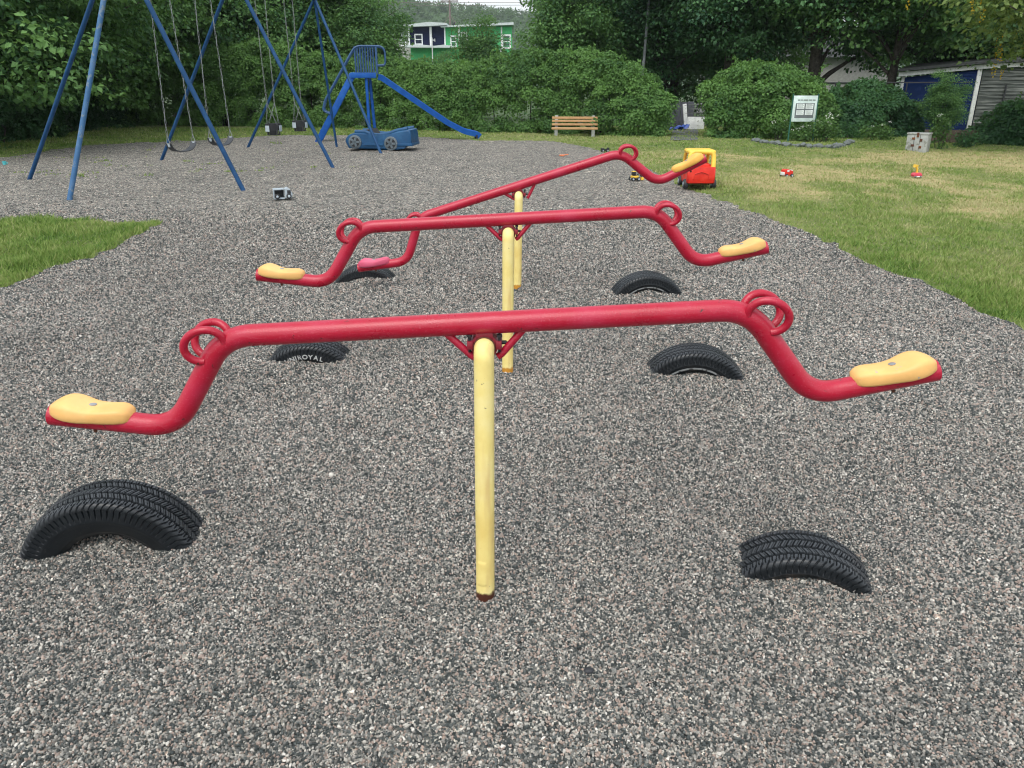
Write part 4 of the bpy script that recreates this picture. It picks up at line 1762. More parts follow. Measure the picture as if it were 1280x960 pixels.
TREES = [
    # kind, px, Y, scale, label
    ('maple', -75, 19.5, .95, 'leafy maple at the left edge, nearest of the trees, branches low over the grass'),
    ('maple', 42, 25.0, 1.0, 'leafy maple behind the two nearest swing legs'),
    ('maple', 125, 31.5, 1.05, 'maple behind the belt swings, where the left wood meets the hedge'),
    ('dark2', -150, 25, 1.1, 'dark tree deep in the left wood, behind the nearest maple'),
    ('dark', 60, 32, 1.1, 'tall dark tree deep in the left wood behind the swing legs'),
    ('dark2', 225, 39.0, 1.1, 'tree rising behind the hedge, above the second belt swing'),
    ('maple', 315, 39.5, 1.1, 'tree rising behind the hedge, above the bucket swings'),
    ('dark2', 385, 40.0, .85, 'tree behind the hedge left of the slide platform'),
    ('dark', 290, 47, 1.2, 'tall tree far behind the hedge, seen between the swing legs'),
    ('small', 466, 38.0, .95, 'smaller tree behind the slide platform, just left of the navy house'),
    ('small', 600, 52.0, .92, 'small pointed tree standing in front of the green house'),
    ('small', 551, 58.0, .62, 'low bushy tree in front of the lower green wall of the house'),
    ('dark', 822, 38.0, .98, 'big dark tree behind the bench, beside the sky gap'),
    ('small', 708, 36.0, 1.1, 'low dark tree behind the hedge, right of the green house'),
    ('dark2', 840, 42.0, 1.05, 'dark tree behind the grey metal pole'),
    ('high', 905, 35.0, 1.0, 'dark tree with a bare trunk over the gap between the bushes'),
    ('high', 1010, 32.5, 1.0, 'dark tree with a stout trunk behind the notice board'),
    ('dark2', 925, 45.0, 1.0, 'dark tree far back between the two bare trunks'),
    ('over', 1105, 30.5, .95, 'lighter leafy tree whose branches hang left of the blue shed'),
    ('dark', 1190, 34.5, 1.0, 'dark tree rising behind the blue shed'),
    ('maple', 1330, 33.0, 1.05, 'tree behind the grey boarded shed wall at the right edge'),
    ('dark', 1165, 48.0, 1.1, 'tall dark tree far back on the right'),
    ('maple', 80, 47, 1.2, 'tree far back in the left wood, behind the two nearest swing legs'),
    ('maple', 185, 49, 1.2, 'tree far back between the left wood and the hedge'),
    ('maple', 250, 45, 1.0, 'low leafy tree right behind the hedge by the belt swings'),
    ('maple', 345, 46, 1.0, 'low leafy tree right behind the hedge by the bucket swings'),
    ('dark', 775, 50.0, 1.1, 'tall dark tree far back, right of the sky gap'),
]
for n_, (k, px, y, s, lab) in enumerate(TREES):
    place_tree(k, tx(px, y), y, s, n_ * 1.7, lab, 'trees round the playground')


def bush(name, seed, path, depth, top, label, mat, n, size, cat='hedge', group=None, shoots=True, lowz=.0, tint=(.2, .75)):
    """hedge or shrub along a path of (x, y): leafy clusters over an uneven body, upright shoots on the crest"""
    rng = np.random.default_rng(seed)
    path = np.array(path, float)
    seg = np.linalg.norm(np.diff(path, axis=0), axis=1)
    cum = np.concatenate([[0], np.cumsum(seg)])
    s = rng.uniform(0, cum[-1], n)
    x = np.interp(s, cum, path[:, 0])
    y = np.interp(s, cum, path[:, 1])
    topv = np.interp(s, cum, np.interp(np.linspace(0, 1, len(path)), np.linspace(0, 1, len(top)), top)) if len(top) != len(path) else np.interp(s, cum, top)
    lump = fbm(s * .75 + seed, s * 0 + seed * .3, 4)
    topv = topv * (.87 + .20 * lump)
    # rounded section: angle round the body
    a = rng.uniform(-.15, math.pi + .15, n)
    rad = rng.uniform(.55, 1, n) ** .6
    bul = .62 + .75 * fbm(s * 1.5 + 20, a * 2.2 + seed, 3)
    dy = -np.cos(a) * depth * rad * bul
    zz = .06 + np.clip(np.sin(a), 0, 1) ** .62 * (topv - .1) * rad
    low = rng.random(n) < .32
    zz = np.where(low, rng.uniform(.05, .8, n) * topv, zz)
    dy = np.where(low, -depth * bul * rng.uniform(.8, 1.02, n) * np.sqrt(np.clip(1 - (zz / topv) ** 3, .05, 1)), dy)
    # taper at both ends
    endt = np.minimum(1, np.minimum(s, cum[-1] - s) / max(.9, depth) + .12) ** .3
    zz *= endt
    dy *= endt
    c = np.stack([x + rng.normal(0, .1, n), y + dy, zz + lowz], 1)
    # boughs: each a small dome of leaves, so that light and dark lie between them
    nb = n // 7
    bi = np.argsort(-rad + .25 * rng.random(n))[: nb * 3 // 2]
    bi = np.concatenate([rng.choice(bi, nb * 5 // 6, replace=False), rng.choice(n, nb - nb * 5 // 6, replace=False)])
    cb = c[bi]
    rb_ = rng.uniform(.22, .44, nb) * (size / .085) ** .5
    per = 290
    ax = np.stack([x[bi], y[bi], np.full(nb, .25)], 1)
    outw = unit(cb - ax * np.array([1, 1, 1]) + np.array([0, 0, .05]))
    u = unit(rng.normal(0, 1, (nb, per, 3)).reshape(-1, 3) + 1.0 * np.repeat(outw, per, 0) + np.array([0, 0, .35]))
    rr = np.repeat(rb_, per) * (.62 + .45 * rng.random(nb * per) ** .6)
    pc = np.repeat(cb, per, 0) + u * rr[:, None] * np.array([1.05, 1.0, .85])
    pc[:, 2] = np.maximum(pc[:, 2], .03 + lowz)
    q = len(pc)
    nm = unit(u + rng.normal(0, .55, (q, 3)) + np.array([0, 0, .35]))
    d = rng.normal(0, 1, (q, 3)) + np.array([0, 0, -.2])
    d = unit(d - nm * (d * nm).sum(1, keepdims=True))
    ln = size * rng.uniform(.7, 1.3, q)
    V = leaf_verts(pc, nm, d, ln, ln * rng.uniform(.30, .42, q))
    tc = tint[0] + (tint[1] - tint[0]) * np.clip((fbm(cb[:, 0] * 1.2 + 9, cb[:, 2] * 2 + cb[:, 1], 2) - .5) * 1.1 + .5 + rng.normal(0, .2, nb), 0, 1)
    t = np.repeat(np.clip(np.repeat(tc, per) + rng.normal(0, .12, q), 0, .88), 4)
    if shoots:
        k = int(n * .17)
        i = np.argsort(-zz / topv)[: int(n * .4)]
        i = rng.choice(i, k)
        h = rng.uniform(.12, .55, k) * (size / .085)
        u = rng.random((k, 26))
        base = c[i]
        lean = rng.normal(0, .13, (k, 2))
        pc = np.zeros((k, 26, 3))
        pc[..., 0] = base[:, 0:1] + lean[:, 0:1] * u + rng.normal(0, .035, u.shape)
        pc[..., 1] = base[:, 1:2] + lean[:, 1:2] * u + rng.normal(0, .035, u.shape)
        pc[..., 2] = base[:, 2:3] + h[:, None] * u
        pc = pc.reshape(-1, 3)
        q = len(pc)
        d = unit(np.stack([rng.normal(0, .6, q), rng.normal(0, .6, q), np.full(q, .9)], 1))
        nm = rng.normal(0, 1, (q, 3))
        nm = unit(nm - d * (nm * d).sum(1, keepdims=True))
        ln = size * rng.uniform(.7, 1.2, q)
        V2 = leaf_verts(pc, nm, d, ln, ln * .34)
        V = np.concatenate([V, V2])
        t = np.concatenate([t, np.repeat(np.clip(.62 + rng.normal(0, .12, q), 0, .88), 4)])
    org = Vector((float(path[:, 0].mean()), float(path[:, 1].mean()), 0))
    root = empty(name, org, 0, label, cat, group)
    o = npmesh('foliage', V - np.array(org)[None, :], quads(len(V)), mat, {'tint': t}, root)
    st = MB()
    for _ in range(max(6, int(cum[-1] * 2.2))):
        q = rng.uniform(.2, cum[-1] - .2) if cum[-1] > .6 else cum[-1] / 2
        bx, by = np.interp(q, cum, path[:, 0]) - org.x, np.interp(q, cum, path[:, 1]) - org.y
        tp = float(np.interp(q, cum, np.interp(np.linspace(0, 1, len(path)), np.linspace(0, 1, len(top)), top)))
        st.tube([(bx, by, -.2), (bx + rng.normal(0, .12), by + rng.normal(0, .12), tp * .45), (bx + rng.normal(0, .3), by + rng.normal(0, .25), tp * .8)], [.03, .02, .008], 5)
    st.build('stem', M['bark'], root)
    return root


def hz(px, py, y):
    return aty(px, py, y).z


hp = [(165, 34.5), (260, 34.0), (360, 33.0), (460, 31.6), (560, 30.2), (650, 28.9), (740, 27.7), (828, 26.7)]
htop = [hz(p, t, y) for (p, y), t in zip(hp, (78, 76, 78, 94, 100, 88, 90, 104))]
bush('hedge', 31, [(tx(p, y), y) for p, y in hp], 1.1, [t * 1.26 for t in htop], 'long clipped green hedge running behind the slide and the bench', M['hedge'], 8600, .078)
rp = [(880, 26.2), (915, 26.2), (960, 26.2), (1028, 26.3)]
bush('round_bush', 32, [(tx(p, y), y) for p, y in rp], 1.3, [2.25, 2.35, 2.3, 2.0], 'big rounded green bush between the white gate and the notice board', M['hedge'], 1500, .085, 'bush')
bush('dark_shrub', 33, [(tx(1020, 26.5), 26.5), (tx(1070, 27), 27), (tx(1128, 27.4), 27.4)], 1.2, [1.5, 1.7, 1.45], 'dark green shrubs between the notice board and the blue shed', M['shrub'], 1100, .09, 'shrub', tint=(.05, .6))
place_tree('small', tx(1176, 25.6), 25.6, .33, 2.2, 'young leafy tree growing in front of the blue shed wall', 'trees round the playground')
bush('overgrown_shrub', 35, [(tx(1226, 22.9), 22.9), (tx(1330, 21.5), 21.5)], .8, [.5, .85, 1.6], 'overgrown dark grass and shrub in front of the grey boarded wall', M['shrub'], 620, .085, 'shrub', tint=(.1, .55))
lp = [(-110, 19.0), (-30, 21), (50, 25.5), (115, 30.5), (175, 35)]
bush('undergrowth', 36, [(tx(p, y), y) for p, y in lp], 1.5, [1.3, 1.15, 1.25, 1.5, 1.7], 'dark undergrowth at the foot of the left wood', M['shrub'], 2300, .09, 'undergrowth', tint=(.0, .5))


def plant(name, px, py, w, h, mat, label, seed, n=30, group=None, flowers=0, size=.07):
    p = G(px, py)
    rng = np.random.default_rng(seed)
    a = rng.uniform(0, 2 * math.pi, n)
    r = w * np.sqrt(rng.random(n))
    c = np.stack([r * np.cos(a), r * np.sin(a) * .7, h * (.25 + .75 * rng.random(n) * (1 - .5 * (r / w) ** 2))], 1)
    V, t, _ = leaves(rng, c, 26, np.tile([[w * .22, w * .22, h * .18]], (n, 1)), size, flat=.8, up=.5)
    if flowers:
        fc = np.stack([rng.normal(0, w * .6, flowers), rng.normal(0, w * .4, flowers), h * rng.uniform(.8, 1.25, flowers)], 1)
        V2, t2, _ = leaves(rng, fc, 7, np.tile([[.02, .02, .015]], (flowers, 1)), .036, flat=1.2, up=.3)
        V = np.concatenate([V, V2])
        t = np.concatenate([t, np.full(len(t2), .97)])
    root = empty(name, p, 0, label, 'plant', group)
    npmesh('foliage', V, quads(len(V)), mat, {'tint': t}, root)
    st = MB()
    for k in range(7):
        q = c[k % n]
        st.tube([(q[0] * .3, q[1] * .3, -.1), (q[0] * .7, q[1] * .7, h * .4), (q[0], q[1], q[2])], [.012, .009, .004], 5)
    st.build('stem', M['bark'], root)


plant('flower_plant', 1026, 177, .45, .62, M['flower'], 'bright green leafy plant with white flowers right of the notice board', 41, 40, flowers=14)
plant('flower_plant', 1000, 177, .30, .35, M['flower'], 'low white-flowered plant under the notice board', 42, 24, flowers=8)
plant('flower_plant', 972, 175, .35, .50, M['flower'], 'low green plant left of the notice board', 43, 26, flowers=3)
plant('bedding_plant', 1062, 173, .55, .50, M['shrub'], 'dark leafy plant in the bed beside the dark shrubs', 44, 36)
plant('bedding_plant', 1095, 175, .45, .45, M['flower'], 'green plant in the bed left of the concrete box', 45, 30, flowers=4)
plant('reddish_plant', 1112, 168, .60, .60, M['redplant'], 'dry reddish bush behind the concrete box', 46, 34)
plant('weed', 1173, 186, .22, .75, M['flower'], 'tall thin weed just right of the concrete box', 47, 16, flowers=3)
plant('weed', 1210, 184, .35, .40, M['shrub'], 'low weed in front of the white shed corner', 48, 20)

# laburnum with hanging yellow flowers, overhanging from the right
rng = np.random.default_rng(51)
lx, ly = tx(1322, 19.5), 19.5
lab = empty('laburnum_tree', (lx, ly, .05), 0, 'laburnum with hanging yellow flower clusters at the upper right edge', 'tree')
pts = crown_pts(rng, 260, 3.1, 2.6, 2.3, 1.75)
V, t, pp_ = leaves(rng, pts, 62, np.tile([[.42, .42, .17]], (260, 1)), .13)
fi = rng.choice(len(pts), 70, replace=False)
fc = np.repeat(pts[fi], 3, 0) + rng.normal(0, .22, (210, 3))
rac = np.repeat(fc, 20, 0)
rac[:, 2] -= np.tile(np.linspace(0, .30, 20), 210)
rac[:, :2] += rng.normal(0, .02, (len(rac), 2))
nm = unit(rng.normal(0, 1, (len(rac), 3)))
d = unit(np.cross(nm, unit(rng.normal(0, 1, (len(rac), 3)))))
V2 = leaf_verts(rac, nm, d, np.full(len(rac), .05), np.full(len(rac), .022))
npmesh('crown', np.concatenate([V, V2]), quads(len(V) + len(V2)), M['laburnum'], {'tint': np.concatenate([t, np.full(len(V2), .97)])}, lab)
mb = MB()
limb_mesh(rng, mb, .12, 5.0, pts[rng.choice(260, 22, replace=False)])
mb.build('trunk', M['bark'], lab)


# ------------------------------------------------------------------ flower bed edging
def make_stones():
    rng = random.Random(5)
    path = [G(943, 177), G(975, 182), G(1010, 185), G(1040, 185), G(1062, 180)]
    n = 26
    for k in range(n):
        t = k / (n - 1) * (len(path) - 1)
        i = min(int(t), len(path) - 2)
        p = path[i].lerp(path[i + 1], t - i)
        r = rng.uniform(.06, .11)
        random.seed(k)
        mb = MB().ell((0, 0, 0), (r * rng.uniform(1, 1.4), r * .9, r * .75), 2, .13)
        o = mb.build('edging_stone', M['stone'], None, (p.x + rng.uniform(-.05, .05), p.y + rng.uniform(-.08, .08), tz(p.x, p.y) + r * .35), rng.uniform(0, 3), angle=30)
        tag(o, 'grey fieldstone in the row edging the flower bed below the notice board', 'stone', 'stones edging the flower bed')


make_stones()


# ------------------------------------------------------------------ shed
def make_shed():
    Rc = G(1207, 167)
    Lc = Vector((tx(1119, 29.0), 29.0, .1))
    Ec = Rc + Vector((4.6, -.9, 0))
    root = empty('garden_shed', Rc, 0, 'blue shed with white corner boards and a grey weathered boarded side', 'shed')
    L = lambda p: Vector(p) - Rc
    ztl, ztr, zte = aty(1124, 97, 29.0).z, in_plane(1216, 88, Lc, Rc).z, in_plane(1250, 83, Rc, Ec).z
    zte = ztr + .25

    def wall(a, b, za, zb, nb, mt, name):
        """lapped boards, each tilted out at its lower edge"""
        mb = MB()
        d = (b - a)
        ln = d.length
        d = d.normalized()
        nrm = Vector((d.y, -d.x, 0))
        if nrm.y > 0:
            nrm = -nrm
        zmax = max(za, zb)
        bh = zmax / nb
        for k in range(nb):
            z0, z1 = k * bh, (k + 1) * bh + .015
            P = []
            za1, zb1 = min(z1, za), min(z1, zb)
            if z0 >= za1 and z0 >= zb1:
                continue
            za0, zb0 = min(z0, za1 - .001), min(z0, zb1 - .001)
            q = [a + Vector((0, 0, za0)) + nrm * .03, b + Vector((0, 0, zb0)) + nrm * .03, b + Vector((0, 0, zb1)) + nrm * .008, a + Vector((0, 0, za1)) + nrm * .008]
            r = [x - nrm * .02 for x in q]
            v = [mb.bm.verts.new(L(x)) for x in q + r]
            for f in ((0, 1, 2, 3), (7, 6, 5, 4), (0, 4, 5, 1), (1, 5, 6, 2), (2, 6, 7, 3), (3, 7, 4, 0)):
                mb.bm.faces.new([v[i] for i in f])
        return mb.build(name, mt, root, smooth=False)
    wall(Lc, Rc, ztl - .1, ztr - .1, 22, M['shed_blue'], 'wall')
    o = wall(Rc + Vector((.14, -.04, 0)), Ec, ztr - .1, zte - .1, 20, M['board_grey'], 'side_wall')
    o['label'] = 'grey weathered boarded wall'
    # back so that the shed is solid
    back = MB()
    B1, B2 = Lc + Vector((2.2, 3.2, 0)), Ec + Vector((1.6, 4.5, 0))
    for a, b, za, zb in ((Lc, B1, ztl, ztl), (B1, B2, ztl, zte), (B2, Ec, zte, zte)):
        back.bm.faces.new([back.bm.verts.new(L(p)) for p in (a, b, b + Vector((0, 0, zb - .12)), a + Vector((0, 0, za - .12)))])
    back.build('rear_wall', M['shed_blue'], root)
    # corner boards and fascia
    for a, zt in ((Lc, ztl), (Rc, ztr)):
        MB().beam(L(a + Vector((.03, -.05, 0))), L(a + Vector((.03, -.05, zt - .06))), .13, .05, .004).build('corner_board', M['offwhite'], root)
    fr = Vector((-.12, -.22, 0))
    mb = MB()
    mb.beam(L(Lc + Vector((-.2, -.12, ztl))), L(Rc + Vector((.05, -.16, ztr))), .04, .13)
    mb.beam(L(Rc + Vector((.05, -.16, ztr + .002))), L(Ec + Vector((.3, -.16, zte))), .042, .13)
    mb.build('fascia', M['offwhite'], root)
    rf = MB()
    P = [Lc + Vector((-.3, -.25, ztl + .09)), Rc + Vector((0, -.32, ztr + .09)), Ec + Vector((.4, -.32, zte + .09)), B2 + Vector((.3, .3, zte + .35)), B1 + Vector((-.3, .3, ztl + .35))]
    v = [rf.bm.verts.new(L(p)) for p in P]
    w = [rf.bm.verts.new(L(p) + Vector((0, 0, .07))) for p in P]
    rf.bm.faces.new(v[::-1])
    rf.bm.faces.new(w)
    for k in range(5):
        rf.bm.faces.new((v[k], v[(k + 1) % 5], w[(k + 1) % 5], w[k]))
    rf.build('roof', M['roof_grey'], root, smooth=False)
    # drainpipe on the boards
    a = Rc + (Ec - Rc) * .19 + Vector((0, -.09, 0))
    MB().tube([L(a + Vector((0, 0, .2))), L(a + Vector((0, 0, ztr - .55)))], .028, 8).build('drainpipe', M['dark'], root)
    # low brown boards at the foot
    wb = empty('retaining_boards', L(Vector((0, 0, 0))) * 0 + G(1180, 178), R(-14), 'low brown board edging between the concrete box and the shed', 'boards')
    b = MB()
    b.box(-.55, 1.1, .0, .05, -.1, .34, .006)
    b.build('plank', M['brownwood'], wb)
    MB().box(-.1, -.02, -.05, -.003, -.1, .40, .006).build('stake', M['brownwood'], wb)
    MB().box(.8, .88, -.05, -.003, -.1, .40, .006).build('stake', M['brownwood'], wb)


make_shed()


def make_box():
    p = G(1146, 189)
    k = (G(1162, 189).x - G(1132, 189).x)
    root = empty('utility_box', p, R(-38), 'pale weathered box with hasp standing at the far end of the lawn', 'box')
    w = k * .40
    MB().box(-w, w, -w * .8, w * .8, -.05, .40, .012).build('body', M['concrete'], root)
    MB().box(-w - .01, w + .01, -w * .8 - .012, w * .8 + .012, .40, .435, .006).build('lid', M['concrete'], root)
    for z in (.12, .28):
        MB().box(-w * .5, -w * .5 + .07, -w * .8 - .014, -w * .8 - .002, z, z + .05, .003).build('hinge', M['rust'], root)
        MB().box(w * .25, w * .25 + .06, -w * .8 - .014, -w * .8 - .002, z - .04, z + .02, .003).build('hinge', M['rust'], root)
    MB().box(-.02, .03, -w * .8 - .022, -w * .8 - .0125, .34, .445, .003).build('latch', M['rust'], root)
    s = MB()
    for q in (-.3, .25):
        s.box(w * q, w * q + .008, -w * .8 - .004, -w * .8 - .001, 0, .39)
    s.build('board_joint', M['dark'], root)


make_box()


def make_gate():
    Y = 30.0
    p = aty(858, 163, Y)
    z = p.z
    w = lambda px, py: aty(px, py, Y) - Vector((p.x, Y, 0))
    root = empty('white_gate', (p.x, Y, 0), 0, 'weathered white wooden gate with a lattice top between the hedge and the round bush', 'gate')
    a, b = w(858, 166), w(855.5, 130)
    MB().beam((a.x, -.03, -.1), (b.x, -.03, b.z), .13, .10, .008).build('gate_post', M['offwhite'], root)
    x0, x1 = w(860, 140).x, w(873, 140).x
    zl, zm, zt = w(0, 165).z, w(0, 146).z, w(0, 131).z
    MB().box(x0, x1 + .25, -.02, .02, -.05, zm, .004).build('gate_panel', M['offwhite'], root)
    lt = MB()
    n = 6
    dx = (x1 + .25 - x0) / n
    for k in range(n + 1):
        lt.box(x0 + dx * k - .012, x0 + dx * k + .012, -.012, .0, zm, zt)
    for k in range(4):
        zz = zm + (zt - zm) * k / 3
        lt.box(x0, x1 + .25, -.018, -.0125, zz - .02, zz + .02)
    lt.build('lattice', M['board_grey'], root)
    # dark board fence to its left
    fr = empty('board_fence', (tx(835, 30.6), 30.6, 0), 0, 'dark board fence behind the gate opening', 'fence')
    for k in range(6):
        MB().box(-.5 + k * .24, -.5 + k * .24 + .225, 0, .03, -.1, w(0, 128).z + (.02 if k % 2 else 0), .004).build('board', M['fence_dark'], fr)
    MB().box(-.5, .94, .03, .07, .9, 1.0).build('rail', M['fence_dark'], fr)
    tp = MB()
    g = []
    for i in range(9):
        row = []
        for j in range(7):
            row.append(tp.bm.verts.new((-.35 + i * .09, -.15 + j * .06, .10 + .06 * math.sin(i * 1.7 + j * 1.1) + .04 * math.sin(i * .7 - j * 2.3) + .022 * i)))
        g.append(row)
    for i in range(8):
        for j in range(6):
            tp.bm.faces.new((g[i][j], g[i + 1][j], g[i + 1][j + 1], g[i][j + 1]))
    o = tp.build('tarpaulin', M['tarp'], None, (tx(849, 29.6), 29.6, .0))
    tag(o, 'crumpled dark blue tarpaulin heaped beside the white gate', 'tarpaulin')
    # gravel path strip
    pa = MB()
    q = [G(838, 176), G(872, 176), Vector((tx(874, 31), 31, 0)), Vector((tx(842, 31), 31, 0))]
    pa.bm.faces.new([pa.bm.verts.new((v.x, v.y, .128)) for v in q])
    o = pa.build('path', M['asphalt'])
    tag(o, kind='structure')


make_gate()


# ------------------------------------------------------------------ houses, poles, wires, hill
def window(parent, x0, x1, z0, z1, y, trim=.12, rows=2):
    f = MB()
    t = trim
    f.box(x0 - t, x1 + t, y - .08, y - .02, z1, z1 + t * 1.2)
    f.box(x0 - t, x1 + t, y - .10, y - .02, z0 - t, z0)
    f.box(x0 - t, x0, y - .079, y - .02, z0, z1)
    f.box(x1, x1 + t, y - .079, y - .02, z0, z1)
    for r in range(1, rows):
        zz = z0 + (z1 - z0) * r / rows
        f.box(x0, x1, y - .06, y - .02, zz - .035, zz + .035)
    fo = f.build('window', M['white'], parent, smooth=False)
    MB().box(x0, x1, y - .04, y - .018, z0, z1).build('pane', M['glass'], fo)


def siding(x0, x1, z0, z1, y, n):
    mb = MB()
    bh = (z1 - z0) / n
    for k in range(n):
        a, b = z0 + k * bh, z0 + (k + 1) * bh
        q = [(x0, y - .05, a), (x1, y - .05, a), (x1, y - .01, b), (x0, y - .01, b)]
        r = [(p[0], y + .02, p[2]) for p in q]
        v = [mb.bm.verts.new(p) for p in q + r]
        for f in ((0, 1, 2, 3), (0, 4, 5, 1), (1, 5, 6, 2), (2, 6, 7, 3), (3, 7, 4, 0)):
            mb.bm.faces.new([v[i] for i in f])
    return mb


def make_house():
    Y = 100.0
    p0 = aty(575, 100, Y)
    root = empty('house', (p0.x, Y, -.3), 0, 'two-storey house, navy and bright green with white trim, beyond the hedge', 'house')
    f = lambda px, py: (lambda v: (v.x - p0.x, v.z + .3))(aty(px, py, Y))
    X = lambda px: f(px, 60)[0]
    Z = lambda py: f(575, py)[1]
    D = 9.0
    # navy upper bay, left, and recessed navy
    siding(X(513), X(538), Z(57), Z(34), 0, 14).build('wall', M['navy_wall'], root, smooth=False)
    siding(X(540), X(556), Z(57), Z(32), .25, 14).build('wall', M['navy_wall'], root, smooth=False)
    siding(X(556), X(640), Z(60), Z(33), .1, 16).build('wall', M['green_wall'], root, smooth=False)
    siding(X(513), X(640), -.5, Z(60), .12, 26).build('wall', M['green_wall'], root, smooth=False)
    bk = MB()
    bk.box(X(513), X(640), .4, D, -.5, Z(36))
    bk.build('core', M['green_wall'], root)
    cb = MB()
    for px, w, y in ((512, 1.6, -.1), (539, 2.4, -.1), (556.5, 1.5, .02), (574, 1.8, .0), (627, 1.6, .0)):
        x = X(px)
        cb.box(x - w * .052, x + w * .052, y - .06, y + .3, Z(58.5), Z(33))
    cb.box(X(626) - .1, X(626) + .1, -.02, .3, -.5, Z(60.5))
    cb.build('corner_board', M['white'], root, smooth=False)
    # lower roof slab with two low gables
    rf = MB()
    rf.prism([(X(509), Z(60)), (X(509), Z(57.5)), (X(524), Z(56)), (X(534), Z(57)), (X(545), Z(58)), (X(556), Z(56.6)), (X(570), Z(58.5)), (X(572), Z(60.5))], -1.6, .05, 'XZ')
    rf.build('porch_roof', M['roof_pale'], root, smooth=False)
    # main roofs
    r1 = MB()
    r1.prism([(X(506), Z(34.5)), (X(507), Z(32)), (X(538), Z(28)), (X(560), Z(29.5)), (X(560), Z(32))], -.9, D, 'XZ')
    o1 = r1.build('roof', M['roof_pale'], root, smooth=False)
    r2 = MB()
    r2.prism([(X(552), Z(34.5)), (X(552), Z(33)), (X(585), Z(31)), (X(642), Z(28.3)), (X(642), Z(31.5)), (X(600), Z(33))], -.7, D, 'XZ')
    r2.build('roof', M['roof_pale'], root, smooth=False)
    MB().box(X(564.5), X(568), 2, 2.8, Z(31), Z(26), .02).build('chimney', M['dark'], o1)
    window(root, X(520), X(527.5), Z(54.5), Z(44), -.0, .12)
    window(root, X(564.5), X(569.5), Z(58), Z(46), .1, .12)
    window(root, X(578), X(583), Z(58), Z(42), .1, .16)
    window(root, X(629), X(637), Z(59), Z(45), .1, .16)
    # annex
    Yb = 108.0
    q0 = aty(503, 60, Yb)
    an = empty('low_house', (q0.x, Yb, -.3), 0, 'low grey house with a pale roof just left of the navy house', 'house')
    g = lambda px, py: (lambda v: (v.x - q0.x, v.z + .3))(aty(px, py, Yb))
    siding(g(485, 0)[0], g(511.5, 0)[0], -.4, g(0, 46)[1], 0, 20).build('wall', M['stucco'], an, smooth=False)
    MB().box(g(485, 0)[0], g(511.5, 0)[0], .1, 7, -.4, g(0, 47)[1]).build('core', M['stucco'], an)
    MB().box(g(483, 0)[0], g(512, 0)[0], -.4, 7.3, g(0, 46)[1], g(0, 43.5)[1]).build('roof', M['roof_pale'], an)
    window(an, g(499.5, 0)[0], g(504, 0)[0], g(0, 56)[1], g(0, 49.5)[1], 0, .14)
    # pale house at the back right
    Yc = 58.0
    c0 = aty(1045, 110, Yc)
    ch = empty('pale_house', (c0.x, Yc, -.3), 0, 'pale plastered house half hidden behind the trees above the notice board', 'house')
    h = lambda px, py: (lambda v: (v.x - c0.x, v.z + .3))(aty(px, py, Yc))
    xl, xr = h(915, 0)[0], h(1135, 0)[0]
    MB().box(xl, xr, 0, 8, -.5, h(0, 72)[1]).build('wall', M['stucco'], ch)
    MB().box(xl, xr, -.04, -.004, h(0, 104.5)[1], h(0, 103)[1]).build('eaves_line', M['dark'], ch)
    r = MB()
    r.prism([(-.5, h(0, 72)[1]), (4, h(0, 72)[1] + 2.2), (8.5, h(0, 72)[1])], xl - .4, xr + .4, 'YZ')
    r.build('roof', M['roof_grey'], ch, smooth=False)
    window(ch, h(1116, 0)[0], h(1121, 0)[0], h(0, 118)[1], h(0, 109)[1], 0, .12)


make_house()


